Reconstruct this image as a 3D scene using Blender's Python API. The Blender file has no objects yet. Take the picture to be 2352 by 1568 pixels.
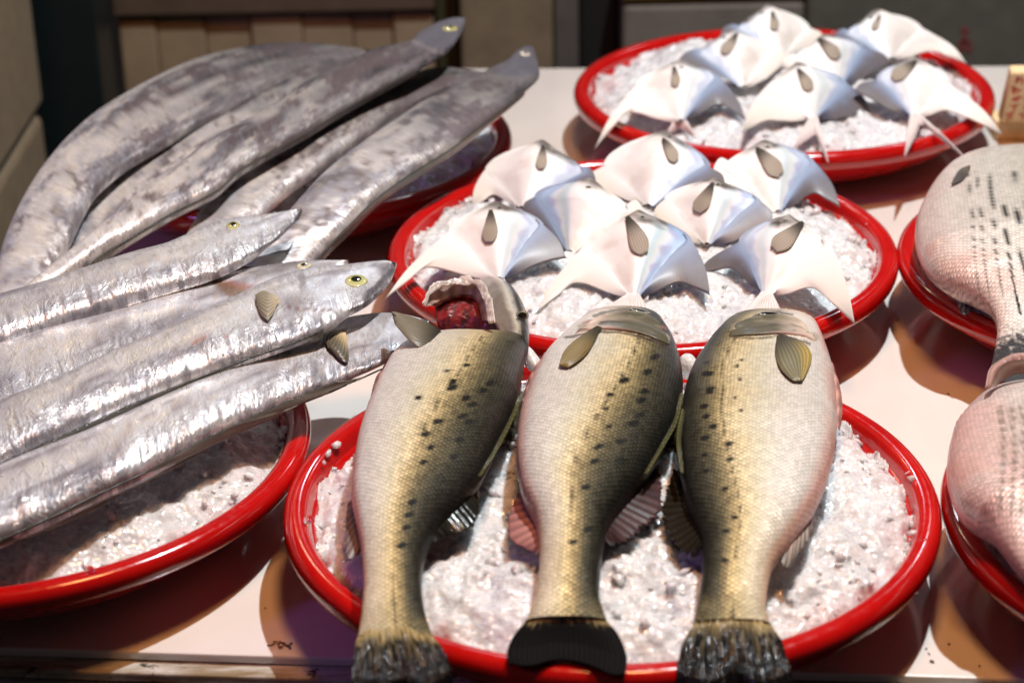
import bpy, math, random
import numpy as np
from mathutils import Vector, Matrix
from mathutils.bvhtree import BVHTree
rad = math.radians
random.seed(7); RNG = np.random.default_rng(7)
sc = bpy.context.scene

# ---------------------------------------------------------------- camera
F_PX, PITCH, ROLL, CAM_H = 4761.5, rad(24.859), rad(-1.2257), 0.673   # measured on a 2352 x 1568 view of the photograph
cp, sp, cr, sr = math.cos(PITCH), math.sin(PITCH), math.cos(ROLL), math.sin(ROLL)
R0, U0, FW = Vector((1, 0, 0)), Vector((0, sp, cp)), Vector((0, cp, -sp))
CR, CU = R0*cr+U0*sr, -R0*sr+U0*cr
cam_d = bpy.data.cameras.new('camera'); cam = bpy.data.objects.new('camera', cam_d); sc.collection.objects.link(cam)
M = Matrix((CR, CU, -FW)).transposed().to_4x4(); M.translation = (0, 0, CAM_H); cam.matrix_world = M
cam_d.sensor_width = 36; cam_d.lens = F_PX/2352*36; cam_d.clip_start = .05; cam_d.clip_end = 50
cam_d.dof.use_dof = True; cam_d.dof.focus_distance = 1.38; cam_d.dof.aperture_fstop = 7.0
sc.camera = cam

# ---------------------------------------------------------------- world, lamps, exposure
w = bpy.data.worlds.new('World'); sc.world = w; w.use_nodes = True
w.node_tree.nodes['Background'].inputs[0].default_value = (.50, .45, .47, 1)
w.node_tree.nodes['Background'].inputs[1].default_value = .045
def lamp(name, kind, loc, energy, col, size, aim=None):
    l = bpy.data.lights.new(name, kind); l.energy = energy; l.color = col
    if kind == 'AREA': l.shape = 'DISK'; l.size = size
    else: l.shadow_soft_size = size
    o = bpy.data.objects.new(name, l); sc.collection.objects.link(o); o.location = loc
    if aim: o.rotation_euler = (Vector(aim)-Vector(loc)).to_track_quat('-Z', 'Y').to_euler()
    return o
lamp('key_lamp', 'POINT', (.50, 1.60, 2.0), 184, (.90, .955, .985), .022)
lamp('warm_lamp', 'AREA', (.12, 1.02, 1.80), 15, (1, .42, .14), .34, (.1, 1.2, 0))
lamp('rear_lamp_warm', 'AREA', (-.75, 4.0, 2.0), 2, (1, .78, .52), .22, (0, 1.4, 0))
lamp('rear_lamp_cool', 'AREA', (.12, 4.3, 2.05), 4, (.78, .88, 1), .13, (0, 1.2, 0))
lamp('rear_lamp_side', 'AREA', (1.15, 3.9, 1.9), 2, (.9, .93, 1), .12, (.2, 1.2, 0))
lamp('purple_lamp', 'AREA', (-1.5, .6, 1.1), 3.0, (.55, .25, 1.0), .25, (-.1, 1.1, 0))
sc.view_settings.view_transform = 'Standard'; sc.view_settings.look = 'None'
sc.view_settings.exposure = 0.12; sc.view_settings.gamma = 1
try:
    sc.cycles.use_denoising = True; sc.cycles.max_bounces = 8
except Exception: pass

# ---------------------------------------------------------------- helpers
def unp(px, py, z):
    "the point at height z seen at that spot of the photograph"
    x, y = (px-1176)/F_PX, -(py-784)/F_PX
    d = CR*x+CU*y+FW
    t = (z-CAM_H)/d.z
    return np.array((d.x*t, d.y*t, z))
def proj(V):
    V = np.asarray(V)-np.array((0, 0, CAM_H)); d = V@np.array(FW)
    return np.stack((1176+F_PX*(V@np.array(CR))/d, 784-F_PX*(V@np.array(CU))/d), -1)
def hash3(ix, iy, iz, seed):
    n = (ix.astype(np.int64)*374761393+iy.astype(np.int64)*668265263+iz.astype(np.int64)*2147483647+seed*974711) & 0xffffffff
    n = ((n ^ (n >> 13))*1274126177) & 0xffffffff
    n = ((n ^ (n >> 16))*2246822519) & 0xffffffff
    return ((n ^ (n >> 15)) & 0xffff)/65535.
def vnoise(p, seed=0):
    i = np.floor(p).astype(np.int64); f = p-i; f = f*f*(3-2*f); r = 0
    for dx in (0, 1):
        for dy in (0, 1):
            for dz in (0, 1):
                wgt = (f[..., 0] if dx else 1-f[..., 0])*(f[..., 1] if dy else 1-f[..., 1])*(f[..., 2] if dz else 1-f[..., 2])
                r = r+wgt*hash3(i[..., 0]+dx, i[..., 1]+dy, i[..., 2]+dz, seed)
    return r
def fbm(p, scale, octs=4, seed=0, rough=.5):
    p = np.asarray(p)*scale; a, s, t = 1., 0, 0
    for o in range(octs):
        s = s+a*vnoise(p*(2.03**o)+o*17.3, seed+o); t += a; a *= rough
    return s/t
def sstep(a, b, x):
    t = np.clip((x-a)/(b-a), 0, 1); return t*t*(3-2*t)
def mix(a, b, t):
    t = np.asarray(t)[..., None]; return np.asarray(a)*(1-t)+np.asarray(b)*t
def interp(xs, ys, x):
    ys = np.asarray(ys, float)
    if ys.ndim == 1: return np.interp(x, xs, ys)
    return np.stack([np.interp(x, xs, ys[:, k]) for k in range(ys.shape[1])], -1)
def smooth_curve(pts, n, closed=False):
    "even resampling of a Catmull-Rom curve through pts"
    P = np.asarray(pts, float)
    if len(P) == 2: return P[0]+(P[1]-P[0])*np.linspace(0, 1, n)[:, None]
    Q = np.vstack((2*P[0]-P[1], P, 2*P[-1]-P[-2])); out = []
    for i in range(1, len(Q)-2):
        t = np.linspace(0, 1, 16, endpoint=False)[:, None]
        a, b, c, d = Q[i-1], Q[i], Q[i+1], Q[i+2]
        out.append(.5*((2*b)+(-a+c)*t+(2*a-5*b+4*c-d)*t*t+(-a+3*b-3*c+d)*t**3))
    out = np.vstack(out+[P[-1:]])
    L = np.concatenate(([0], np.cumsum(np.linalg.norm(np.diff(out, axis=0), axis=1))))
    return interp(L, out, np.linspace(0, L[-1], n))

def mesh_obj(name, V, F, mat, parent=None, base=None, col=None, uv=None, smooth=True, kind=None):
    V = np.asarray(V, np.float64).reshape(-1, 3)
    if base is None: base = np.array(parent.location) if parent else V.mean(0)*np.array((1, 1, 0))+np.array((0, 0, V[:, 2].min()))
    me = bpy.data.meshes.new(name)
    if isinstance(F, np.ndarray):
        n, k = F.shape
        me.vertices.add(len(V)); me.vertices.foreach_set('co', (V-base).ravel())
        me.loops.add(n*k); me.loops.foreach_set('vertex_index', F.ravel().astype(np.int32))
        me.polygons.add(n); me.polygons.foreach_set('loop_start', np.arange(0, n*k, k, dtype=np.int32))
        me.polygons.foreach_set('loop_total', np.full(n, k, dtype=np.int32))
        me.update(calc_edges=True); me.validate()
    else:
        me.from_pydata([tuple(v) for v in V-base], [], F); me.update()
    if smooth: me.polygons.foreach_set('use_smooth', np.ones(len(me.polygons), bool))
    if col is not None:
        c = np.ones((len(V), 4)); c[:, :col.shape[-1]] = np.asarray(col).reshape(len(V), -1)
        a = me.color_attributes.new('Col', 'FLOAT_COLOR', 'POINT'); a.data.foreach_set('color', c.ravel())
    if uv is not None:
        u = np.zeros((len(V), 3)); u[:, :2] = np.asarray(uv).reshape(-1, 2)
        a = me.attributes.new('skin_uv', 'FLOAT_VECTOR', 'POINT'); a.data.foreach_set('vector', u.ravel())
    me.materials.append(mat)
    o = bpy.data.objects.new(name, me); sc.collection.objects.link(o)
    if parent: o.parent = parent
    else: o.location = base
    if kind: o['kind'] = kind
    return o
def thing(name, label, cat, loc, group=None):
    o = bpy.data.objects.new(name, None); sc.collection.objects.link(o); o.location = tuple(loc); o.empty_display_size = .02
    o['label'] = label; o['category'] = cat
    if group: o['group'] = group
    return o
def tag(o, label, cat, group=None, kind=None):
    o['label'] = label; o['category'] = cat
    if group: o['group'] = group
    if kind: o['kind'] = kind
    return o
def grid_faces(n, m, wrap=False):
    i, j = np.meshgrid(np.arange(n-1), np.arange(m if wrap else m-1), indexing='ij')
    j2 = (j+1) % m
    return np.stack((i*m+j, (i+1)*m+j, (i+1)*m+j2, i*m+j2), -1).reshape(-1, 4)
def box_vf(x0, x1, y0, y1, z0, z1):
    V = [(x, y, z) for x in (x0, x1) for y in (y0, y1) for z in (z0, z1)]
    return V, [(0, 1, 3, 2), (4, 6, 7, 5), (0, 4, 5, 1), (2, 3, 7, 6), (0, 2, 6, 4), (1, 5, 7, 3)]
def box(name, b, mat, parent=None, bevel=.004, kind=None, base=None):
    V, F = box_vf(*b)
    o = mesh_obj(name, V, F, mat, parent, base=base, smooth=False, kind=kind)
    if bevel:
        m = o.modifiers.new('bevel', 'BEVEL'); m.width = bevel; m.segments = 2
    return o
def polydist(pp, line):
    line = np.asarray(line, float); d = np.full(len(pp), 1e9); tt = np.zeros(len(pp)); n = len(line)-1
    for k in range(n):
        a, b = line[k], line[k+1]; ab = b-a
        t = np.clip(((pp-a)@ab)/max(ab@ab, 1e-9), 0, 1)
        q = np.linalg.norm(pp-(a+t[:, None]*ab), axis=1)
        mm = q < d; d[mm] = q[mm]; tt[mm] = (k+t[mm])/n
    return d, tt
def stroke(col, pp, line, width, c, a=1., soft=.5, wob=None):
    "a coloured marking on the skin along a line; pp: where each vertex lies on the flat side view"
    d, t = polydist(pp, line)
    if wob is not None: d = d+wob
    k = (1-sstep(width*(1-soft), width*(1+soft), d))*a
    return mix(col, c, k)
def inside(pp, poly):
    poly = np.asarray(poly, float); r = np.zeros(len(pp), bool); n = len(poly)
    for i in range(n):
        (x0, y0), (x1, y1) = poly[i], poly[(i+1) % n]
        c = ((y0 > pp[:, 1]) != (y1 > pp[:, 1]))
        with np.errstate(all='ignore'): r ^= c & (pp[:, 0] < (x1-x0)*(pp[:, 1]-y0)/(y1-y0+1e-12)+x0)
    return r
def patch_col(col, pp, poly, c, a=1., soft=4.):
    poly = np.asarray(poly, float); d, _ = polydist(pp, np.vstack((poly, poly[:1])))
    sd = np.where(inside(pp, poly), -d, d)
    return mix(col, c, (1-sstep(-soft, soft, sd))*a)

# ---------------------------------------------------------------- materials
def mat(name):
    m = bpy.data.materials.new(name); m.use_nodes = True; nt = m.node_tree
    return m, nt, nt.nodes['Principled BSDF']
def N(nt, t, **kw):
    n = nt.nodes.new(t)
    for k, v in kw.items():
        if k == 'inp':
            for a, b in v.items(): n.inputs[a].default_value = b
        else: setattr(n, k, v)
    return n
def L(nt, a, b): nt.links.new(a, b)
def math_(nt, op, a, b=None, c=None, clamp=False):
    n = N(nt, 'ShaderNodeMath', operation=op); n.use_clamp = clamp
    for i, v in enumerate((a, b, c)):
        if v is None: continue
        if isinstance(v, (int, float)): n.inputs[i].default_value = v
        else: L(nt, v, n.inputs[i])
    return n.outputs[0]
def noise(nt, vec, scale, detail=4, rough=.5, dist=0):
    n = N(nt, 'ShaderNodeTexNoise', inp={'Scale': scale, 'Detail': detail, 'Roughness': rough, 'Distortion': dist})
    if vec is not None: L(nt, vec, n.inputs['Vector'])
    return n.outputs['Fac']
def ramp(nt, fac, stops):
    n = N(nt, 'ShaderNodeValToRGB'); e = n.color_ramp.elements
    while len(e) < len(stops): e.new(.5)
    for k, (p, c) in enumerate(stops):
        e[k].position = p; e[k].color = (*c, 1) if len(c) == 3 else c
    L(nt, fac, n.inputs[0]); return n.outputs[0]
def mixc(nt, fac, a, b, mode='MIX'):
    n = N(nt, 'ShaderNodeMix', data_type='RGBA', blend_type=mode)
    for s, v in ((0, fac), (6, a), (7, b)):
        if isinstance(v, (int, float)): n.inputs[s].default_value = v
        elif isinstance(v, tuple): n.inputs[s].default_value = (*v, 1) if len(v) == 3 else v
        else: L(nt, v, n.inputs[s])
    return n.outputs[2]
def bump(nt, bs, h, strength, dist, prev=None):
    b = N(nt, 'ShaderNodeBump', inp={'Strength': strength, 'Distance': dist}); L(nt, h, b.inputs['Height'])
    if prev is not None: L(nt, prev, b.inputs['Normal'])
    L(nt, b.outputs[0], bs.inputs['Normal']); return b.outputs[0]
def obj_co(nt): return N(nt, 'ShaderNodeTexCoord').outputs['Object']
def attr(nt, n): return N(nt, 'ShaderNodeAttribute', attribute_name=n)
def mapping(nt, v, sc_): 
    n = N(nt, 'ShaderNodeMapping', inp={'Scale': sc_}); L(nt, v, n.inputs[0]); return n.outputs[0]

def plain(name, c, rough=.5, metal=0, spec=.5, var=.15, vs=30, bmp=.2, bd=.001, coat=0):
    m, nt, b = mat(name); co = obj_co(nt); n = noise(nt, co, vs, 5, .6)
    L(nt, ramp(nt, n, [(.3, tuple(x*(1-var) for x in c)), (.7, tuple(min(1, x*(1+var)) for x in c))]), b.inputs['Base Color'])
    b.inputs['Roughness'].default_value = rough; b.inputs['Metallic'].default_value = metal
    b.inputs['Specular IOR Level'].default_value = spec; b.inputs['Coat Weight'].default_value = coat
    if bmp: bump(nt, b, noise(nt, co, vs*8, 4), bmp, bd)
    return m
# red plastic
m, nt, b = mat('red_plastic'); M_RED = m; co = obj_co(nt)
n1 = noise(nt, co, 25, 4); n2 = noise(nt, co, 160, 5, .65)
L(nt, ramp(nt, n1, [(.3, (.40, .002, .002)), (.7, (.50, .006, .004))]), b.inputs['Base Color'])
L(nt, ramp(nt, n2, [(.35, (.10,)*3), (.7, (.26,)*3)]), b.inputs['Roughness'])
b.inputs['Coat Weight'].default_value = .4; b.inputs['Coat Roughness'].default_value = .08
b.inputs['Subsurface Weight'].default_value = .12; b.inputs['Subsurface Radius'].default_value = (1, .1, .05); b.inputs['Subsurface Scale'].default_value = .006
bump(nt, b, n2, .06, .001)
# white table sheet
m, nt, b = mat('table_white'); M_TABLE = m; co = obj_co(nt)
n1 = noise(nt, co, 6, 5, .6); n2 = noise(nt, co, 260, 3, .5); n3 = noise(nt, co, 38, 6, .7)
c = ramp(nt, n1, [(.3, (.74, .70, .65)), (.7, (.83, .80, .76))])
sp_ = ramp(nt, n3, [(.70, (0,)*3), (.74, (1,)*3)])
c = mixc(nt, math_(nt, 'MULTIPLY', sp_, .35), c, (.45, .38, .30))
L(nt, c, b.inputs['Base Color'])
L(nt, ramp(nt, n1, [(.3, (.10,)*3), (.75, (.22,)*3)]), b.inputs['Roughness'])
b.inputs['Coat Weight'].default_value = .9; b.inputs['Coat Roughness'].default_value = .07; b.inputs['Coat IOR'].default_value = 1.7
bump(nt, b, n3, .12, .0008)
# worn edge trim
m, nt, b = mat('worn_trim'); M_TRIM = m; co = obj_co(nt)
n1 = noise(nt, mapping(nt, co, (6, 30, 30)), 3, 6, .7); n2 = noise(nt, co, 45, 6, .7)
c = mixc(nt, ramp(nt, n1, [(.42, (0,)*3), (.62, (1,)*3)]), (.52, .51, .46), (.22, .16, .08))
c = mixc(nt, ramp(nt, n2, [(.60, (0,)*3), (.64, (1,)*3)]), c, (.02, .015, .01))
L(nt, c, b.inputs['Base Color']); b.inputs['Roughness'].default_value = .5; bump(nt, b, n2, .5, .001)
# generic painted skin: colour from the mesh, fine relief from nodes
def skin(name, rough=.35, metal=0., coat=.4, coat_r=.12, scale_amp=0., pitch=(.0022, .0019), bmp=.3, sss=0., speck=0., crumple=0., alpha=None, bdist=.0006, spec=.5):
    m, nt, b = mat(name); ca = attr(nt, 'Col'); uv = attr(nt, 'skin_uv').outputs['Vector']
    col = ca.outputs['Color']; hgt = None
    if scale_amp:
        sx = N(nt, 'ShaderNodeSeparateXYZ')
        wn = N(nt, 'ShaderNodeTexNoise', inp={'Scale': 60., 'Detail': 2.}); L(nt, uv, wn.inputs['Vector'])
        wv = N(nt, 'ShaderNodeVectorMath', operation='MULTIPLY_ADD'); L(nt, wn.outputs['Color'], wv.inputs[0]); wv.inputs[1].default_value = (.0016,)*3; L(nt, uv, wv.inputs[2])
        L(nt, wv.outputs[0], sx.inputs[0])
        a = math_(nt, 'DIVIDE', sx.outputs[0], pitch[0]); c_ = math_(nt, 'DIVIDE', sx.outputs[1], pitch[1])
        row = math_(nt, 'FLOOR', c_); off = math_(nt, 'MULTIPLY', math_(nt, 'MODULO', row, 2), .5)
        fa = math_(nt, 'FRACT', math_(nt, 'ADD', a, off)); fc = math_(nt, 'FRACT', c_)
        dc = math_(nt, 'SUBTRACT', fc, .5); curve = math_(nt, 'MULTIPLY', math_(nt, 'MULTIPLY', dc, dc), 1.2)
        g = math_(nt, 'FRACT', math_(nt, 'ADD', fa, curve))
        hgt = math_(nt, 'MULTIPLY', g, math_(nt, 'SUBTRACT', 1, math_(nt, 'MULTIPLY', math_(nt, 'ABSOLUTE', dc), .9)))
        rv = N(nt, 'ShaderNodeTexWhiteNoise', noise_dimensions='2D'); cb = N(nt, 'ShaderNodeCombineXYZ')
        L(nt, math_(nt, 'FLOOR', math_(nt, 'ADD', a, off)), cb.inputs[0]); L(nt, row, cb.inputs[1]); L(nt, cb.outputs[0], rv.inputs['Vector'])
        fac = math_(nt, 'ADD', math_(nt, 'MULTIPLY', hgt, 1.1), math_(nt, 'MULTIPLY', rv.outputs['Value'], .35))
        k = ramp(nt, fac, [(.10, (.12,)*3), (.5, (.85,)*3), (1., (1.85,)*3)])
        amp = math_(nt, 'MULTIPLY', attr(nt, 'Col').outputs['Alpha'], scale_amp)
        col = mixc(nt, amp, col, mixc(nt, 1., col, k, 'MULTIPLY'))
    n1 = noise(nt, uv, 420, 4, .6)
    if speck: col = mixc(nt, math_(nt, 'MULTIPLY', ramp(nt, n1, [(.55, (0,)*3), (.7, (1,)*3)]), speck), col, (.05, .05, .05))
    L(nt, col, b.inputs['Base Color'])
    b.inputs['Metallic'].default_value = metal; b.inputs['Roughness'].default_value = rough
    if scale_amp or crumple:
        bw_ = N(nt, 'ShaderNodeRGBToBW'); L(nt, ca.outputs['Color'], bw_.inputs[0]); L(nt, math_(nt, 'MULTIPLY', bw_.outputs[0], metal*1.4, clamp=True), b.inputs['Metallic'])
    b.inputs['Coat Weight'].default_value = coat; b.inputs['Coat Roughness'].default_value = coat_r; b.inputs['Specular IOR Level'].default_value = spec
    if sss:
        b.inputs['Subsurface Weight'].default_value = sss; b.inputs['Subsurface Radius'].default_value = (1, .5, .35); b.inputs['Subsurface Scale'].default_value = .005
    if crumple:
        uvs = mapping(nt, uv, (1., .5, 1)); w1 = N(nt, 'ShaderNodeTexNoise', inp={'Scale': 75., 'Detail': 5., 'Roughness': .55, 'Distortion': 2.2}); L(nt, uvs, w1.inputs['Vector'])
        r1 = math_(nt, 'ABSOLUTE', math_(nt, 'SUBTRACT', w1.outputs['Fac'], .5))
        n2 = noise(nt, mapping(nt, uv, (1, .3, 1)), 230, 4, .55, 1.2)
        h = math_(nt, 'ADD', math_(nt, 'MULTIPLY', r1, 2.2), math_(nt, 'MULTIPLY', n2, .35))
        bump(nt, b, math_(nt, 'MULTIPLY', h, ca.outputs['Alpha']), crumple, .0042)
        L(nt, ramp(nt, n2, [(.3, (rough*.6,)*3), (.7, (rough*1.5,)*3)]), b.inputs['Roughness'])
    else:
        h = n1 if hgt is None else math_(nt, 'ADD', hgt, math_(nt, 'MULTIPLY', n1, .5))
        bump(nt, b, h, bmp, bdist)
    return m
M_BASS = skin('bass_skin', rough=.34, metal=.38, coat=.0, coat_r=.22, scale_amp=1., bmp=1., pitch=(.0033, .0022), bdist=.0009, spec=.18)
M_BREAM = skin('bream_skin', rough=.34, metal=.22, coat=.35, coat_r=.2, scale_amp=.42, pitch=(.0036, .0030), bmp=1., bdist=.0017)
M_BELT = skin('silver_skin', rough=.34, metal=.60, coat=.15, coat_r=.25, crumple=.45)
M_BELT2 = skin('dull_silver_skin', rough=.42, metal=.55, coat=.0, crumple=.30, spec=.25)
M_POM = skin('pearl_skin', rough=.48, metal=.0, coat=.10, coat_r=.25, bmp=.12, sss=.15)
M_FIN = skin('fin_skin', rough=.42, metal=.0, coat=.18, coat_r=.2, bmp=.25)
M_PFIN = skin('soft_fin_skin', rough=.6, metal=.0, coat=.0, bmp=.2, spec=.10)
M_WETFIN = skin('wet_tail_skin', rough=.11, metal=.0, coat=.0, coat_r=.05, bmp=.5, bdist=.0004, spec=.22)
M_GILL = skin('raw_gill', rough=.42, metal=0, coat=.25, coat_r=.15, bmp=.6, sss=.2)
M_MATTFIN = skin('matt_tail_skin', rough=.6, metal=.0, coat=.0, bmp=.3, spec=.02)
M_FLESH = skin('gill_flesh', rough=.33, metal=0, coat=.30, coat_r=.12, bmp=.5, sss=.3)
# eyes
m, nt, b = mat('eye_gloss'); M_EYE = m; L(nt, attr(nt, 'Col').outputs['Color'], b.inputs['Base Color'])
b.inputs['Roughness'].default_value = .08; b.inputs['Coat Weight'].default_value = 1
# ice
m, nt, b = mat('crushed_ice'); M_ICE = m; co = obj_co(nt)
n1 = noise(nt, co, 170, 4, .55, .6); vo = N(nt, 'ShaderNodeTexVoronoi', feature='DISTANCE_TO_EDGE', inp={'Scale': 260.}); L(nt, co, vo.inputs['Vector'])
vo2 = N(nt, 'ShaderNodeTexVoronoi', inp={'Scale': 300., 'Randomness': 1.}); L(nt, co, vo2.inputs['Vector'])
L(nt, attr(nt, 'Col').outputs['Color'], b.inputs['Base Color'])
L(nt, ramp(nt, n1, [(.35, (.06,)*3), (.65, (.34,)*3)]), b.inputs['Roughness'])
b.inputs['IOR'].default_value = 1.31; b.inputs['Coat Weight'].default_value = .8; b.inputs['Coat Roughness'].default_value = .06
b.inputs['Subsurface Weight'].default_value = .75; b.inputs['Subsurface Radius'].default_value = (1, 1, 1); b.inputs['Subsurface Scale'].default_value = .008
b.inputs['Transmission Weight'].default_value = .20
bump(nt, b, math_(nt, 'ADD', math_(nt, 'MULTIPLY', vo2.outputs['Distance'], 1.1), n1), .45, .0016)
m, nt, b = mat('clear_ice'); M_CLEAR = m; co = obj_co(nt)
b.inputs['Base Color'].default_value = (.97, .97, .97, 1); b.inputs['Transmission Weight'].default_value = 1; b.inputs['IOR'].default_value = 1.31
b.inputs['Roughness'].default_value = .06; bump(nt, b, noise(nt, co, 300, 3), .4, .001)
M_FOAM = plain('foam_cream', (.22, .17, .11), .75, vs=40)
M_FOAM2 = plain('foam_grey', (.15, .14, .12), .7, vs=25)
M_SLAT = plain('slat_cream', (.25, .19, .12), .7, vs=14)
M_BROWN = plain('dull_brown', (.075, .05, .032), .8)
M_TEAL = plain('dark_teal', (.002, .008, .010), .45)
M_BLACK = plain('near_black', (.006, .006, .006), .6)
M_STEEL = plain('dull_steel', (.16, .15, .14), .45, metal=.5)
M_YEL = plain('ochre_tape', (.16, .11, .02), .5)
M_FLOOR = plain('wet_concrete', (.03, .027, .024), .5)
M_BOARD = plain('board_cream', (.72, .55, .30), .6, vs=60)
M_INK = plain('red_ink', (.55, .03, .015), .6, var=.3)
M_SPECK = plain('scrap_dark', (.05, .035, .02), .5)

# ---------------------------------------------------------------- table, floor and the back of the stall
floor = box('floor', (-4, 4, -2, 7, -.86, -.80), M_FLOOR, bevel=0, kind='structure')
FA, FB = unp(0, 1488, 0), unp(784, 1512, 0)
BA, BB = unp(1230, 160, 0), unp(1335, 163, 0)
sf = (FB[1]-FA[1])/(FB[0]-FA[0]); sb = (BB[1]-BA[1])/(BB[0]-BA[0]); sb = max(min(sb, .05), -.05)
fy = lambda x: FA[1]+sf*(x-FA[0]); by = lambda x: BA[1]+sb*(x-BA[0])
XL, XR = -.472, 1.1
table = thing('market_table', 'long white stall table with a rusty trimmed front edge carrying the red ice trays', 'table', (0, 1.5, -.80))
def slab(name, x0, x1, y0f, y1f, z0, z1, mt, par, bev=.0015):
    xl = lambda x, y: x if x > 0 else x+(y-1.0)*.105
    V = [(xl(x, yf(x)), yf(x), z) for x in (x0, x1) for yf in (y0f, y1f) for z in (z0, z1)]
    F = box_vf(0, 1, 0, 1, 0, 1)[1]
    o = mesh_obj(name, V, F, mt, par, smooth=False)
    if bev: mm = o.modifiers.new('bevel', 'BEVEL'); mm.width = bev; mm.segments = 2
    return o
slab('table_top', XL, XR, fy, by, -.006, 0, M_TABLE, table)
slab('edge_trim', XL, XR, lambda x: fy(x)-.0125, lambda x: fy(x)+.02, -.0125, -.0063, M_TRIM, table)
slab('edge_trim', XL, XR, lambda x: fy(x)-.0175, lambda x: fy(x)+.02, -.022, -.0145, M_TRIM, table)
slab('under_frame', XL+.02, XR-.02, lambda x: fy(x)+.03, lambda x: by(x)-.03, -.07, -.0235, M_BLACK, table, 0)
for lx in (-.30, 1.0):
    for ly in (fy(lx)+.09, by(lx)-.09):
        V, F = box_vf(lx-.02, lx+.02, ly-.02, ly+.02, -.80, -.0705); mesh_obj('leg', V, F, M_BLACK, table, smooth=False)

# foam box on the far left, its flank receding beside the table
fb = thing('foam_box', 'cream foam box with a dark lid seam, left of the long silver fish', 'box', (-.80, 1.85, -.80))
box('box_body', (-1.03, -.577, 1.15, 2.46, -.80, -.140), M_FOAM, fb, .01)
box('lid', (-1.032, -.574, 1.147, 2.463, -.130, .12), M_FOAM, fb, .01)
pt = box('dark_post', (-.595, -.508, 2.50, 2.60, -.80, .6), M_TEAL, bevel=.006); tag(pt, 'dark teal post between the left foam box and the slatted crate', 'post')
# slatted crate behind the table
YB = 2.66
def xat(px, y=YB, z=-.1):
    x, yy = (px-1176)/F_PX, -(80-784)/F_PX; d = CR*x+CU*yy+FW; return d.x*y/d.y
cr_ = thing('slatted_crate', 'cream slatted crate with a brown shade-coloured top rail standing behind the long silver fish', 'crate', (xat(640), YB+.2, -.80))
edges = [278, 362, 474, 580, 697, 812, 905, 998]
for k in range(len(edges)-1):
    a, bq = xat(edges[k]), xat(edges[k+1]); j = .006*((k*7) % 3)
    box('slat', (a+.0003, bq-.0003, YB-.012+j*.5, YB+.012+j*.5, -.80, -.073), M_SLAT, cr_, .003)
box('shaded_rail', (xat(272), xat(1002), YB-.022, YB+.03, -.071, -.03), M_BROWN, cr_, .003)  # brown colour stands for the shadow along the crate's top
box('back_panel', (xat(278), xat(996), YB+.03, YB+.36, -.80, -.04), M_BROWN, cr_, .003)
gp = box('gap_filler', (xat(1003), xat(1056), YB-.02, YB+.3, -.80, -.02), plain('dark_olive', (.03, .028, .008), .6)); tag(gp, 'dark olive bin standing for the dark gap right of the slatted crate', 'bin')  # olive block takes the place of the dark gap between crate and carton
cb = box('carton', (xat(1060), xat(1268), YB-.06, YB+.3, -.80, .05), plain('carton_tan', (.17, .135, .085), .8), bevel=.005); tag(cb, 'plain tan carton standing behind the table beside the steel post', 'box')
sp2 = box('steel_post', (xat(1272), xat(1328), YB-.03, YB+.05, -.80, .5), M_STEEL, bevel=.004); tag(sp2, 'dull grey steel post next to the tan carton', 'post')
bk = box('dark_gap', (xat(1332), xat(1416), YB-.01, YB+.4, -.80, .3), M_BLACK, bevel=.004); tag(bk, 'black block standing for the dark gap beside the steel post', 'crate')  # black colour stands for the shade in the gap beside the post
g1 = thing('grey_box', 'grey foam box with an ochre band, behind the rear tray of silver pomfrets', 'box', (xat(1620), YB+.1, -.80))
box('box_body', (xat(1421), xat(1826), YB-.08, YB+.4, -.80, -.052), M_FOAM2, g1, .008)
box('lid', (xat(1421)-.001, xat(1826)+.001, YB-.083, YB+.4, -.050, .01), M_YEL, g1, .006)
g2 = thing('dark_grey_box', 'dark grey box with faint red lettering at the upper right', 'box', (xat(2100), YB+.1, -.80))
box('box_body', (xat(1834), xat(2500), YB-.06, YB+.4, -.80, .05), plain('foam_dark', (.085, .085, .070), .7), g2, .008)
V = []; F = []
for (x0, x1, y0, y1) in ((2182, 2200, 66, 74), (2188, 2196, 74, 118), (2180, 2206, 92, 100), (2178, 2186, 104, 122), (2200, 2210, 104, 122)):
    xa, xb = xat(x0), xat(x1); za, zb = -.095-(y0-60)*.0006, -.095-(y1-60)*.0006
    v, f = box_vf(xa, xb, YB-.0612, YB-.0598, zb, za); F += [tuple(i+len(V) for i in q) for q in f]; V += v
mesh_obj('red_lettering', V, F, plain('faded_red', (.16, .03, .03), .7), g2, smooth=False)

# board with red writing, far right of the table
bd = thing('price_board', 'cream foam board with two rows of red brush writing, right of the rear tray', 'sign', tuple(unp(2340, 300, 0)))
p0, p1 = unp(2297, 284, .020), unp(2299, 170, .078)
ex = np.array((1., .02, 0)); ev = (p1-p0)*np.array((0, 1, 1)); H_ = np.linalg.norm(ev); ev = ev/H_; en = np.cross(ex, ev); en = en/np.linalg.norm(en)
BD = lambda u, v, h: tuple(p0+ex*u+ev*v+en*h)
V = [BD(u, v, h) for u in (0, .15) for v in (0, H_) for h in (-.012, 0)]
o = mesh_obj('board', V, box_vf(0, 1, 0, 1, 0, 1)[1], M_BOARD, bd, smooth=False); mm = o.modifiers.new('bevel', 'BEVEL'); mm.width = .0015; mm.segments = 2
box('stand', (p0[0]-.002, p0[0]+.152, unp(2297, 323, .001)[1], p0[1]+.045, .0005, .0185), M_BOARD, bd, .002)
V = []; F = []; rr = random.Random(3)
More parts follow.
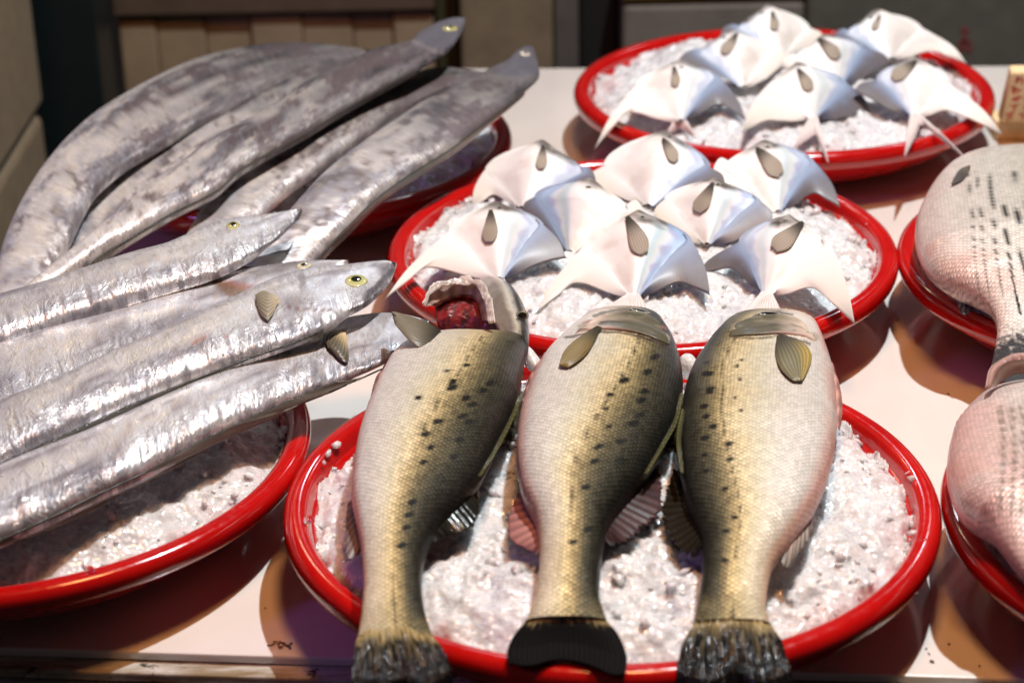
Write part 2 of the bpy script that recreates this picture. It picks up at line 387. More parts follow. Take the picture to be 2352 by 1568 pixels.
for colk in range(8):
    for rowk in range(5):
        cu, cv = .009+colk*.0135, .009+rowk*(H_-.018)/4
        for q in range(5):
            a = rr.choice((0, 0, 1.57, 1.57, .6, -.6)); ln = rr.uniform(.0022, .0050); wd = .00095; ox, oy = rr.uniform(-.0032, .0032), rr.uniform(-.0036, .0036)
            ca, sa = math.cos(a), math.sin(a); b0 = len(V)
            for (u, v_) in ((-ln, -wd), (ln, -wd*.6), (ln, wd*.6), (-ln, wd)): V.append(BD(cu+ox+u*ca-v_*sa, cv+oy+u*sa+v_*ca, .0004))
            F.append((b0, b0+1, b0+2, b0+3))
mesh_obj('red_writing', V, F, M_INK, bd, smooth=False)

# ---------------------------------------------------------------- trays and ice
RIM_H = .055
TR = {'front_left': (-.3325, 1.1995), 'back_left': (-.1960, 1.7830), 'centre': (.0580, 1.1120), 'middle': (.1033, 1.5105),
      'back_right': (.2640, 1.9020), 'right': (.4985, 1.4600), 'front_right': (.4560, 1.0700)}
prof_rim = [(.1905, .0395), (.1965, .0402), (.1990, .0430), (.2000, .0472), (.1994, .0510), (.1972, .0540), (.1940, .0555), (.1900, .0556), (.1868, .0545), (.1845, .0515), (.1825, .0465)]
prof_bowl = [(0, .0100), (.10, .0100), (.135, .0115), (.155, .0180), (.172, .0300), (.180, .0420), (.1822, .0464), (.1900, .0440), (.1903, .0394), (.1890, .0380), (.1810, .0300), (.1700, .0205), (.1520, .0105), (.1320, .0050), (.1300, .0010), (.1240, .0010), (.1225, .0045), (0, .0048)]
def lathe(prof, n=160):
    p = smooth_curve(prof, len(prof)*3) if len(prof) < 14 else np.array(prof, float)
    a = np.linspace(0, 2*np.pi, n, endpoint=False)
    V = np.stack((p[:, None, 0]*np.cos(a), p[:, None, 0]*np.sin(a), np.repeat(p[:, 1:2], n, 1)), -1)
    return V.reshape(-1, 3), grid_faces(len(p), n, True)
LBL = {'front_left': 'red plastic tray of ice under the four front silver beltfish, cut by the left edge',
       'back_left': 'red plastic tray of ice beneath the five rear beltfish',
       'centre': 'red plastic tray of ice in front, carrying the three spotted sea bass',
       'middle': 'red plastic tray of ice in the middle, carrying eight white pomfrets',
       'back_right': 'red plastic tray of ice at the back right, carrying seven pomfrets',
       'right': 'red plastic tray under the black-striped silver fish at the right edge',
       'front_right': 'red plastic tray under the pinkish fish in the lower right corner'}
rim_me = bowl_me = None; trays = {}
for k, (cx, cy) in TR.items():
    t = thing('red_tray', LBL[k], 'tray', (cx, cy, .0005), 'red trays of crushed ice on the table'); trays[k] = t
    if rim_me is None:
        V, F = lathe(prof_rim); o1 = mesh_obj('rim', V, F[:, ::-1].copy(), M_RED, t, base=np.zeros(3)); rim_me = o1.data
        V, F = lathe(prof_bowl); o2 = mesh_obj('bowl', V, F.copy(), M_RED, t, base=np.zeros(3)); bowl_me = o2.data
    else:
        for nm, me in (('rim', rim_me), ('bowl', bowl_me)):
            o = bpy.data.objects.new(nm, me); sc.collection.objects.link(o); o.parent = t

ico_v, ico_f = None, None
def ico():
    global ico_v, ico_f
    if ico_v is None:
        import bmesh
        bm = bmesh.new(); bmesh.ops.create_icosphere(bm, subdivisions=1, radius=1)
        ico_v = np.array([v.co[:] for v in bm.verts]); ico_f = np.array([[v.index for v in f.verts] for f in bm.faces]); bm.free()
    return ico_v, ico_f
def chunks(P, S, seed):
    v, f = ico(); r = np.random.default_rng(seed); n = len(P)
    q = r.normal(size=(n, 4)); q /= np.linalg.norm(q, axis=1)[:, None]; a, b_, c, d = q.T
    Rm = np.stack((1-2*(c*c+d*d), 2*(b_*c-a*d), 2*(b_*d+a*c), 2*(b_*c+a*d), 1-2*(b_*b_+d*d), 2*(c*d-a*b_), 2*(b_*d-a*c), 2*(c*d+a*b_), 1-2*(b_*b_+c*c)), -1).reshape(n, 3, 3)
    jit = 1+.95*(r.random((n, len(v), 1))-.5)
    vv = v[None]*jit*(S[:, None, None]*(.35+1.1*r.random((n, 1, 3))))
    vv = np.einsum('nij,nkj->nki', Rm, vv)+P[:, None, :]
    return vv.reshape(-1, 3), (f[None]+(np.arange(n)*len(v))[:, None, None]).reshape(-1, 3)
ICE = {}
def ice_h(x, y, cx, cy, seed, mound):
    r = np.hypot(x-cx, y-cy); P3 = np.stack((x, y, np.zeros_like(x)+seed), -1)
    big = fbm(P3, 22, 3, seed)-.5; mid = fbm(P3, 75, 3, seed+5)-.5; fine = fbm(P3, 260, 3, seed+9)-.5
    rd = 1-np.abs(2*fbm(P3, 120, 2, seed+31)-1)
    ang = np.arctan2(y-cy, x-cx)
    edge = .1812+.0055*(fbm(np.stack((x, y, 0*x+3), -1), 60, 4, seed+2)-.5)*2
    z = .0505+mound*(1-(r/.185)**2)+.018*big+.010*mid+.0040*fine*sstep(.40, .62, fbm(P3, 45, 2, seed+40))*1.6+.004*(rd-.6)*sstep(.35, .6, fbm(P3, 60, 2, seed+50))
    z = z-.004*sstep(-.03, -.004, r-edge)-.006*sstep(-.006, .001, r-edge)
    z = np.maximum(z, np.interp(r, [.17, .1795, .1845, .189], [.030, .044, .0545, .0570]))
    z = z-.006*sstep(-.0005, .0012, r-edge)
    return z, edge-r
def make_ice(k, n, seed, mound, nch, label, pink=.3, chs=(.0012, .0042)):
    cx, cy = TR[k]; ax = np.linspace(-.192, .192, n)
    X, Y = np.meshgrid(ax+cx, ax+cy, indexing='ij'); Z, inn = ice_h(X, Y, cx, cy, seed, mound)
    keep = inn > -.0014
    V = np.stack((X, Y, np.maximum(Z, .012)), -1).reshape(-1, 3); F = grid_faces(n, n)
    F = F[keep.ravel()[F].all(1)]; used = np.unique(F); mp = np.full(len(V), -1); mp[used] = np.arange(len(used)); V = V[used]; F = mp[F]
    inn = inn.ravel()[used]
    nn = fbm(V, 40, 3, seed+20); tn = 1-sstep(.0, .03, inn); n2 = fbm(V, 220, 3, seed+11)
    c = mix(np.tile((.87, .93, .965), (len(V), 1)), (.78, .56, .55), np.clip(pink*.35*(.10+1.*sstep(.46, .7, nn))+.35*tn*sstep(.4, .6, nn), 0, .8))  # red tray light through thin ice painted in as pink, plus random stain
    c = c*(.87+.18*sstep(.3, .7, n2))[:, None]
    r = np.random.default_rng(seed); nch = nch//3; a = r.random(nch)*2*np.pi; rr_ = .186*np.sqrt(r.random(nch)); 
    rim = r.random(nch) < .16; rr_[rim] = .1740+.010*r.random(rim.sum())
    x, y = cx+rr_*np.cos(a), cy+rr_*np.sin(a); z, _ = ice_h(x, y, cx, cy, seed, mound)
    S = chs[0]+(chs[1]-chs[0])*r.random(nch)**3
    cl = fbm(np.stack((x, y, 0*x), -1), 30, 2, seed+77) > .50; big = (rim | cl)
    z = np.where(rr_ > .1835, np.maximum(z, .0558), z); S = np.where(rim, S*.8, S)
    vv, ff = chunks(np.stack((x, y, z+S*.25), -1)[big], S[big], seed)
    V2 = np.vstack((V, vv)); c2 = np.vstack((c, mix(np.tile((.87, .93, .965), (len(vv), 1)), (.82, .5, .47), .4*(fbm(vv, 60, 2, 3) > .5))))
    F2 = np.vstack((F, )) 
    # two meshes welded in one object: quads split to triangles
    T = np.vstack((F[:, [0, 1, 2]], F[:, [0, 2, 3]], ff+len(V)))
    o = mesh_obj('crushed_ice', V2, T, M_ICE, base=np.array((cx, cy, .02)), col=c2)
    tag(o, label, 'ice', 'beds of crushed ice in the red trays', 'stuff')
make_ice('centre', 300, 11, .012, 2600, 'bed of crushed ice around the three spotted sea bass', .30)
make_ice('front_left', 280, 12, .008, 2200, 'bed of crushed ice under the four front beltfish', .10)
make_ice('middle', 240, 13, .014, 1600, 'bed of crushed ice under the eight pomfrets in the middle', .22)
make_ice('back_right', 180, 14, .014, 1000, 'bed of crushed ice under the pomfrets at the back right', .75)
make_ice('back_left', 160, 15, .016, 600, 'bed of crushed ice under the rear beltfish', .65)
make_ice('right', 180, 16, .004, 900, 'bed of crushed ice under the black-striped fish', .5)
make_ice('front_right', 180, 17, .002, 900, 'bed of crushed ice under the pinkish fish at lower right', .5)
def one_mesh(name, P, S, mt, seed, label, cat, group=None, flat=1.):
    vv, ff = chunks(np.array([P]), np.array([S]), seed)
    if flat != 1.: vv[:, 2] = P[2]+(vv[:, 2]-P[2])*flat
    o = mesh_obj(name, vv, ff, mt, col=np.tile((.87, .93, .965), (len(vv), 1))); m_ = o.modifiers.new('sub', 'SUBSURF'); m_.levels = m_.render_levels = 2
    return tag(o, label, cat, group)
one_mesh('ice_chunk', unp(706, 1190, .0575), .0042, M_CLEAR, 5, 'small clear lump of ice on the left lip of the centre tray', 'ice chunk', 'clear ice lumps lying loose')
one_mesh('ice_chunk', unp(209, 1308, .0575), .0042, M_CLEAR, 8, 'small clear lump of ice on the front lip of the left tray', 'ice chunk', 'clear ice lumps lying loose')
# ice peaks heaped between the sea bass heads
for (px, py, z, s, sd, lb) in ((1224, 830, .068, .013, 21, 'clear lump of ice jutting between the left and middle sea bass'), (1232, 880, .062, .013, 22, 'lower clear lump of ice between the left and middle sea bass'),
                               (1584, 838, .064, .012, 23, 'clear rounded lump of ice between the middle and right sea bass')):
    one_mesh('ice_chunk', unp(px, py, z), s, M_ICE, sd, lb, 'ice chunk', 'clear ice lumps lying loose')

# ---------------------------------------------------------------- fish building
def attach_uv(V, n, m):
    G = V.reshape(n, m, 3)
    du = np.linalg.norm(np.diff(G.mean(1), axis=0), axis=1); u = np.concatenate(([0], np.cumsum(du)))
    dv = np.linalg.norm(np.diff(G, axis=1), axis=2).mean(0); v = np.concatenate(([0], np.cumsum(dv)))
    # girth grows with the body, so use the real arc length measured from the middle of the upper side
    arc = np.concatenate((np.zeros((n, 1)), np.cumsum(np.linalg.norm(np.diff(G, axis=1), axis=2), axis=1)), 1)
    mid = m//4; arc = arc-arc[:, mid:mid+1]
    return np.stack((np.repeat(u[:, None], m, 1), arc), -1).reshape(-1, 2)
def loft(Lw, Rw, T, n_around, expo=1.0, lean=0., belly=None):
    "Lw/Rw: left and right edge points in the world; T: half thickness; returns V and the side coordinate v"
    n = len(Lw); C = (Lw+Rw)/2; W = (Rw-Lw)/2
    a = np.linspace(0, 2*np.pi, n_around+1)           # seam doubled so that the scale pattern has no jump on the upper side
    ca, sa = np.cos(a), np.sin(a)
    up = np.array((0, 0, 1.))
    e = expo
    cx = np.sign(ca)*np.abs(ca)**e; sx = np.sign(sa)*np.abs(sa)**e
    V = C[:, None]+W[:, None]*(-cx[None, :, None])+up*(T[:, None]*sx[None])[..., None]
    V = V+up*(lean*np.linalg.norm(W, axis=1)[:, None]*(-cx[None]))[..., None]
    return V.reshape(-1, 3), np.repeat(-cx[None], n, 0).ravel(), np.repeat(sx[None], n, 0).ravel()
def cap(V, F, n, m):
    return F
def sheet(name, A, B, n, m, mt, parent, zA, zB, col_fn, ray=0, ray_h=.0006, bow=0., thick=.0007, frill=0., bvh=None, lift=.0015, seed=1, world=False):
    """a fin: rays run from curve A (root) to curve B (edge); pixel curves with heights"""
    if world: Aw, Bw = smooth_curve(A, m), smooth_curve(B, m)
    else:
        A = smooth_curve(A, m); B = smooth_curve(B, m)
        za = np.interp(np.linspace(0, 1, m), np.linspace(0, 1, len(np.atleast_1d(zA))), np.atleast_1d(zA)) if bvh is None else None
        zb = np.interp(np.linspace(0, 1, m), np.linspace(0, 1, len(np.atleast_1d(zB))), np.atleast_1d(zB)) if bvh is None else None
        if bvh is None:
            Aw = np.array([unp(p[0], p[1], z) for p, z in zip(A, za)]); Bw = np.array([unp(p[0], p[1], z) for p, z in zip(B, zb)])
    if bvh is None:
        t = np.linspace(0, 1, n)[:, None, None]
        fr = 1+frill*(np.random.default_rng(seed).random((1, m, 1))-.8)*sstep(.5, 1, t)
        tt = t*fr
        V = Aw[None]*(1-tt)+Bw[None]*tt
        V[..., 2] += bow*np.sin(np.pi*t[..., 0])
    else:
        V = np.zeros((n, m, 3))
        for i in range(n):
            for j in range(m):
                p = A[j]*(1-i/(n-1))+B[j]*i/(n-1); V[i, j] = surf(p[0], p[1], bvh, lift, zA)
        V = smooth_grid(V)
        V[..., 2] += bow*np.linspace(0, 1, n)[:, None]
    s = np.linspace(0, 1, m)
    if ray: V[..., 2] += ray_h*np.cos(s*ray*2*np.pi)[None]*np.linspace(.6, 1, n)[:, None]
    T_, S_ = np.meshgrid(np.linspace(0, 1, n), s, indexing='ij')
    col = col_fn(T_.ravel(), S_.ravel(), V.reshape(-1, 3))
    if ray:
        k = .5+.5*np.cos(S_.ravel()*ray*2*np.pi); col = col*(.62+.5*k)[:, None]
    V = V.reshape(-1, 3)
    o = mesh_obj(name, V, grid_faces(n, m), mt, parent, col=np.clip(col, 0, 1), uv=attach_uv(V, n, m))
    md = o.modifiers.new('thick', 'SOLIDIFY'); md.thickness = thick; md.offset = 0
    return o
def smooth_grid(V):
    for _ in range(3):
        Q = V.copy(); Q[1:-1, 1:-1] = (V[:-2, 1:-1]+V[2:, 1:-1]+V[1:-1, :-2]+V[1:-1, 2:]+V[1:-1, 1:-1]*2)/6; V = Q
    return V
def bvh_of(V, F): return BVHTree.FromPolygons([tuple(v) for v in V], [tuple(int(i) for i in f) for f in F])
def surf(px, py, bvh, lift=.001, zdef=.09):
    x, y = (px-1176)/F_PX, -(py-784)/F_PX; d = (CR*x+CU*y+FW).normalized()
    h, nrm, _, _ = bvh.ray_cast(Vector((0, 0, CAM_H)), d)
    if h is None: return unp(px, py, zdef)
    if nrm.dot(d) > 0: nrm = -nrm
    return np.array(h+nrm*lift)
def eye(parent, px, py, r, bvh, ring=(.40, .38, .12), pupil=(.015, .015, .010), asp=.72, zdef=.1, sink=.45, tilt=0., pup=.50):
    x, y = (px-1176)/F_PX, -(py-784)/F_PX; d = (CR*x+CU*y+FW).normalized()
    h, nrm, _, _ = bvh.ray_cast(Vector((0, 0, CAM_H)), d)
    if h is None: h, nrm = Vector(unp(px, py, zdef)), -d
    if nrm.dot(d) > 0: nrm = -nrm
    n, m = 28, 36; ph = np.linspace(0, np.pi*.55, n)[:, None]; th = np.linspace(0, 2*np.pi, m, endpoint=False)[None]
    nv = np.array(nrm); ax = np.cross(nv, (0, 0, 1.)); ax = ax/np.linalg.norm(ax); ay = np.cross(ax, nv)
    ct, st = math.cos(tilt), math.sin(tilt); ax, ay = ax*ct+ay*st, ay*ct-ax*st
    rr_ = np.sin(ph)
    V = np.array(h)+(rr_*np.cos(th))[..., None]*ax*r+(rr_*np.sin(th))[..., None]*ay*r*asp+(np.cos(ph)*.24-.05+0*th)[..., None]*nv*r
    q = (rr_+0*th).ravel(); qq = np.tile(np.array(ring), (n*m, 1))
    qq = qq*(.75+.5*fbm(V.reshape(-1, 3), 2500, 2, 4))[:, None]
    c = mix(qq, pupil, 1-sstep(pup-.05, pup+.05, q)); c = mix(c, (.62, .62, .40), sstep(.70, .78, q)*(1-sstep(.86, .9, q))*.6); c = mix(c, (.03, .03, .03), sstep(.93, .97, q))
    V = V.reshape(-1, 3)
    return mesh_obj('eye', V, grid_faces(n, m, True), M_EYE, parent, col=c)

PXF = lambda pts, ox, oy, s: [(ox+x*s, oy+y*s) for x, y in pts]
z1 = lambda pts: PXF(pts, 784, 522.5, .3335)
z2 = lambda pts: PXF(pts, 612.5, 857.5, .7031)
z3 = lambda pts: PXF(pts, 1568, 522.5, .3335)

# ---- sea bass
def bass(label, left, right, zpt, tpt, mirror, spots, latline, head, tailL, tailR, tail_edge, fins, tail_z, seed, extra=None, wet=1.0, gloss=None, pinkb=.5):
    ys = np.array([max(left[0][1], right[0][1])]); y0 = ys[0]; y1 = min(left[-1][1], right[-1][1])
    nL, mA = 430, 150
    yy = np.linspace(y0, y1, nL)
    lx = np.interp(yy, [p[1] for p in left], [p[0] for p in left]); rx = np.interp(yy, [p[1] for p in right], [p[0] for p in right])
    k = np.ones(25)/25
    sm = lambda a: np.convolve(np.pad(a, 12, mode='reflect', reflect_type='odd'), k, 'valid')
    lx, rx = sm(lx), sm(rx)
    zz = np.interp(yy, [p[0] for p in zpt], [p[1] for p in zpt]); tt = sm(np.interp(yy, [p[0] for p in tpt], [p[1] for p in tpt])); zz = sm(zz)
    Lw = np.array([unp(a, b_, c) for a, b_, c in zip(lx, yy, zz)]); Rw = np.array([unp(a, b_, c) for a, b_, c in zip(rx, yy, zz)])
    # the head runs on, away from the camera and down over the lip
    nh = 60; hw, hl, hdrop, hx = head
    s = np.linspace(1, 0, nh, endpoint=False); C0 = (Lw[0]+Rw[0])/2; W0 = (Rw[0]-Lw[0])/2
    prof = np.sqrt(np.clip(1-s**2.1, 0, 1))*(1-.25*s); 
    Ch = C0+np.stack((hx*s, hl*s, -hdrop*s**1.4), -1)
    Lw = np.vstack((Ch-W0*prof[:, None], Lw)); Rw = np.vstack((Ch+W0*prof[:, None], Rw)); tt = np.concatenate((tt[0]*prof, tt))
    n = len(Lw)
    V, v, up = loft(Lw, Rw, tt, mA, .80)
    m = mA+1; F = grid_faces(n, m)
    pp = proj(V); dor = v*(-1 if mirror else 1)            # +1 at the back, -1 at the belly
    col_y = np.repeat(np.concatenate((np.full(nh, yy[0]), yy)), m); sN = np.clip((col_y-y0)/(y1-y0), 0, 1)
    ll = np.interp(col_y, [p[0] for p in latline], [p[1] for p in latline])
    wv = dor-ll; nz = fbm(V, 55, 4, seed)-.5; nz2 = fbm(V, 420, 3, seed+3)-.5
    wq = np.where(wv < 0, wv/(1+ll), wv/(1-np.clip(ll, -.5, .8))*.95)+.14*nz
    stops = np.array([-1.03, -.96, -.84, -.52, -.30, -.13, .02, .17, .36, .60, .9])
    cols = np.array([(.70, .47, .41), (.80, .68, .61), (.90, .88, .82), (.90, .87, .76), (.80, .76, .56), (.84, .72, .44), (.50, .41, .21), (.24, .20, .10), (.095, .085, .045), (.035, .034, .022), (.012, .012, .010)])
    c = np.stack([np.interp(wq, stops, cols[:, q]) for q in range(3)], -1)
    # faint lengthwise rows above the belly
    c = c*(1-.13*sstep(-.5, -.2, wv)*(1-sstep(.1, .4, wv))*(.5+.5*np.cos(wv*62)))[:, None]
    c = mix(c, (.66, .40, .34), pinkb*(1-sstep(-.98, -.80, dor))*sstep(.30, .55, fbm(V, 26, 2, seed+8)))
    c = mix(c, (.55, .42, .19), .55*sstep(.55, .85, sN)*(1-sstep(.0, .5, wv)))
    c = mix(c, (.20, .17, .08), sstep(.90, .99, sN+.12*nz)*.45)
    # lateral line, broken into short dashes
    dash = .5+.5*np.sign(np.sin(col_y*.62+3*nz2))
    c = mix(c, (.03, .028, .018), (1-sstep(.008, .020, np.abs(wv)))*(.45+.5*dash)*sstep(.02, .06, sN))
    for (sx, sy, sw) in spots:
        dx, dy = pp[:, 0]-sx, pp[:, 1]-sy
        q = np.hypot(dx/(12*sw), (dy+.18*dx)/(6.8*sw))+.7*nz2
        c = mix(c, (.012, .012, .010), (1-sstep(.75, 1.15, q))*(up > 0))
    if extra:
        hk = 1-sstep(.0, .035, sN+.0*nz); g2 = fbm(V*np.array((.4, 1.5, 1)), 200, 4, seed+30)
        hc = np.stack([np.interp(dor, [-1, -.5, 0, .4, 1], q) for q in ((.62, .56, .34, .13, .05), (.50, .48, .30, .12, .05), (.44, .41, .22, .08, .035))], -1)*(.55+.9*g2)[:, None]
        c = mix(c, hc, hk*.9); c = extra(c, pp, V, up, nz2)
    alpha = sstep(.015, .06, sN)*(.38+.62*sstep(-.40, .12, wv))
    C4 = np.concatenate((np.clip(c, 0, 1), alpha[:, None]), 1)
    # real relief: fine unevenness
    V = V+np.array((0, 0, 1.))*(.0010*nz)[:, None]
    base = (np.mean(V[:, 0]), np.mean(V[:, 1]), .06)
    t = thing('sea_bass', label, 'fish', base, 'spotted sea bass laid side by side on ice')
    mesh_obj('body', V, F, M_BASS, t, col=C4, uv=attach_uv(V, n, m))
    bv = bvh_of(V[::1], F)
    # tail fin
    def tc(T_, S_, P_):
        Q = np.stack((T_*3, S_*70, 0*T_+seed), -1); g = fbm(Q, 1, 4, seed+4); g2 = fbm(P_, 260, 3, seed+6)
        cc = np.tile((.007, .007, .007), (len(T_), 1))
        cc = mix(cc, (.40, .325, .15), (1-sstep(.0, .24, T_+.35*(g-.5)+.18*(g2-.5)))*.95)
        cc = mix(cc, (.30, .24, .11), .5*sstep(.58, .68, g)*(1-sstep(.2, .55, T_))*(wet > .6))
        return cc
    A = smooth_curve([tailL[0], ((tailL[0][0]+tailR[0][0])/2, (tailL[0][1]+tailR[0][1])/2-4), tailR[0]], 140)
    sheet_tail(t, A, tailL, tailR, tail_edge, tail_z, tc, seed, wet)
    for f in fins:
        f(t, bv)
    return t, bv
def sheet_tail(t, A, Lc, Rc, edge, tz, tc, seed, wet):
    n, m = 70, 140; Lc = smooth_curve(Lc, n); Rc = smooth_curve(Rc, n); E = smooth_curve(edge, m); G = np.zeros((n, m, 2))
    for i in range(n):
        u = i/(n-1); s = np.linspace(0, 1, m)[:, None]
        # blend of side curves and the two end curves
        G[i] = (1-u)*A+u*E+((1-s)*Lc[i]+s*Rc[i])-((1-u)*((1-s)*A[0]+s*A[-1])+u*((1-s)*E[0]+s*E[-1]))
    zz = np.interp(np.linspace(0, 1, n), np.linspace(0, 1, len(tz)), tz)
    V = np.array([[unp(G[i, j, 0], G[i, j, 1], zz[i]) for j in range(m)] for i in range(n)])
    s = np.linspace(0, 1, m); rays = 23
    bell = np.sin(np.pi*s)**.5
    V[..., 2] += (.0042*bell*(1-np.linspace(0, 1, n)[:, None])**1.2)
    V[..., 2] += (-.0001+.0009*wet)*np.cos(s*rays*2*np.pi)[None]*np.linspace(.25, 1, n)[:, None]
    P_ = V.reshape(-1, 3); TT, SS = np.meshgrid(np.linspace(0, 1, n), s, indexing='ij'); V[..., 2] += ((fbm(np.stack((TT*9, SS*34, 0*TT+seed), -1), 1, 3, seed)-.5)*.0034*wet*(wet > .6))
    T_, S_ = np.meshgrid(np.linspace(0, 1, n), s, indexing='ij'); P_ = V.reshape(-1, 3)
    col = tc(T_.ravel(), S_.ravel(), P_)
    col = np.concatenate((np.clip(col, 0, 1), np.ones((len(col), 1))), 1)
    o = mesh_obj('tail_fin', P_, grid_faces(n, m), M_WETFIN if wet > .6 else M_MATTFIN, t, col=col, uv=attach_uv(P_, n, m))
    md = o.modifiers.new('thick', 'SOLIDIFY'); md.thickness = .0014; md.offset = -1
def fin(name, A, B, zA, zB, c0, c1, ray=12, mt=None, bow=0., frill=.1, n=16, m=60, thick=.0008, seed=1, rh=.0005, mottle=.0):
    def f(t, bv):
        def cf(T_, S_, P_):
            c = mix(np.tile(c0, (len(T_), 1)), c1, T_)
            if mottle: c = mix(c, (.01, .01, .01), mottle*sstep(.5, .62, fbm(P_, 250, 2, seed+9)))
            return c
        sheet(name, A, B, n, m, mt or M_FIN, t, zA, zB, cf, ray, rh, bow, thick, frill, seed=seed)
    return f
def leaf(name, E1, E2, zr, zt, c0, c1, c2=None, ray=9, bow=.004, label=None, mt=None, thick=.0008, rh=.00016, rc=.30, rag=.07, seed=3):
    "a paired fin: both edges start at the root"
    def f(t, bv):
        m, n = 46, 40; rj = np.random.default_rng(seed).random(m); rj = rj*(.5+.5*np.cos(np.linspace(0, 1, m)*ray*2*np.pi)); a, b_ = smooth_curve(E1, n), smooth_curve(E2, n); V = np.zeros((n, m, 3))
        for i in range(n):
            for j in range(m):
                ii = i*(1-rag*rj[j]); i0_ = int(ii); fr_ = ii-i0_; aa = a[i0_]*(1-fr_)+a[min(i0_+1, n-1)]*fr_; bb_ = b_[i0_]*(1-fr_)+b_[min(i0_+1, n-1)]*fr_; p = aa*(1-j/(m-1))+bb_*j/(m-1); V[i, j] = surf(p[0], p[1], bv, .002, zr) if zt is None else unp(p[0], p[1], zr+(zt-zr)*i/(n-1))
        V = smooth_grid(smooth_grid(V)); s = np.linspace(0, 1, m); t_ = np.linspace(0, 1, n)
        V[..., 2] += bow*np.sin(np.pi*np.clip(t_*.9, 0, 1))[:, None]*np.sin(np.pi*s)[None]**.5+rh*np.cos(s*ray*2*np.pi)[None]
        T_, S_ = np.meshgrid(t_, s, indexing='ij'); P_ = V.reshape(-1, 3)
        c = mix(np.tile(c0, (n*m, 1)), c1, sstep(.1, .6, T_.ravel()))
        if c2 is not None: c = mix(c, c2, sstep(.45, 1, S_.ravel())*sstep(.2, .6, T_.ravel()))
        c = c*(1-rc+2*rc*(.5+.5*np.cos(S_.ravel()*ray*2*np.pi)))[:, None]
        o = mesh_obj(name, P_, grid_faces(n, m), mt or M_FIN, t, col=np.clip(c, 0, 1), uv=attach_uv(P_, n, m))
        md = o.modifiers.new('thick', 'SOLIDIFY'); md.thickness = thick; md.offset = -1
    return f

def opercle(lines, dark=(.10, .09, .07)):
    def ex(c, pp, V, up, nz2):
        for (ln, wd, cc, a) in lines: c = stroke(c, pp, smooth_curve(ln, 24), wd, cc, a, .6, nz2*8)
        return c
    return ex
T_B = [(700, .012), (745, .0155), (765, .018), (790, .020), (900, .0225), (1050, .0215), (1150, .0185), (1250, .0145), (1340, .011), (1410, .0065), (1460, .0025)]
T_A = [(780, .008), (800, .014), (850, .019), (900, .022)]+T_B[5:]
# left bass: gill cover lifted
A_left = [(1012, 772), (968, 776), (934, 780), (894, 833), (864, 899), (841, 956), (824, 1006), (813, 1068), (806, 1139), (820, 1209), (832, 1279), (836, 1350), (830, 1420), (822, 1462)]
A_left = [(948, 786), (925, 798)]+A_left[3:]
A_right = [(1214, 786), (1209, 806), (1201, 856), (1195, 899), (1187, 935), (1161, 977), (1133, 1040), (1105, 1096), (1062, 1146), (1013, 1195), (985, 1244), (971, 1293), (968, 1350), (975, 1406), (994, 1462)]
A_sp = [(x, y, 1.) for x, y in z2([(608, 28), (608, 45), (705, 55), (730, 30), (650, 80), (672, 100), (640, 138), (660, 157), (562, 155), (630, 215), (520, 198), (535, 240), (610, 270), (512, 288), (655, 332), (640, 372), (605, 428), (477, 420), (464, 460), (457, 502), (440, 562), (560, 485)])]+[(x, y, .7) for x, y in z1([(860, 945), (740, 985), (530, 1170)])]
zA_ = [(740, .078), (800, .086), (1000, .088), (1200, .080), (1350, .073), (1462, .0690)]
A_fins = [
    fin('anal_fin', [(809, 1150), (823, 1205), (832, 1255)], [(799, 1156), (794, 1209), (798, 1283), (827, 1268)], .074, .070, (.25, .16, .12), (.16, .12, .11), 9),
    fin('second_dorsal_fin', [(1092, 1108), (1060, 1142), (1010, 1192), (984, 1240)], [(1100, 1135), (1099, 1178), (1083, 1211), (1050, 1226), (1013, 1236), (984, 1252)], .079, .072, (.014, .015, .010), (.010, .010, .008), 14, mt=M_WETFIN),
    fin('dorsal_fin', [(1193, 895), (1172, 950), (1138, 1018), (1105, 1088)], [(1203, 905), (1199, 950), (1182, 1002), (1142, 1030), (1104, 1094)], .078, .069, (.10, .10, .045), (.03, .03, .02), 9, mt=M_WETFIN, frill=.3),
    fin('pelvic_fin', [(893, 838), (872, 885), (846, 948)], [(885, 838), (862, 872), (852, 912), (834, 962)], .080, .074, (.50, .24, .19), (.24, .12, .08), 4, bow=.002),
]
def ridge(line, sgn):
    def f(t, bv):
        L0 = smooth_curve(line, 90); V = np.zeros((8, 90, 3))
        for i in range(8):
            for j in range(90): V[i, j] = surf(L0[j, 0]-sgn*(9-1.0*i*math.sin(math.pi*(.06+.88*j/89))), L0[j, 1], bv, .0010+.0022*math.sin(math.pi*i/7), .08)
        P_ = V.reshape(-1, 3); T_, S_ = np.meshgrid(np.linspace(0, 1, 8), np.linspace(0, 1, 90), indexing='ij')
        c = mix(np.tile((.04, .04, .02), (720, 1)), (.15, .155, .06), np.sin(np.pi*T_.ravel())**2*(.6+.4*np.sin(S_.ravel()*120)))
        mesh_obj('dorsal_spines', P_, grid_faces(8, 90), M_WETFIN, t, col=c, uv=attach_uv(P_, 8, 90))
    return f
bassA, bvA = bass('left spotted sea bass, gill cover lifted to bare red gills, tail over the tray lip', A_left, A_right, zA_, T_A, False, A_sp,
    [(756, .42), (799, .39), (900, .25), (983, .13), (1068, .03), (1209, .0), (1460, .05)], (0, .003, .002, .0), [(822, 1458), (813, 1500), (807, 1568), (803, 1625)], [(994, 1458), (1016, 1490), (1032, 1525), (1044, 1590)],
    [(803, 1625), (870, 1640), (925, 1618), (985, 1640), (1044, 1590)], A_fins, [.0692, .0660, .0610, .0500], 101)
ridge([(1196, 908), (1180, 950), (1155, 1000), (1128, 1050), (1102, 1092)], 1)(bassA, bvA)
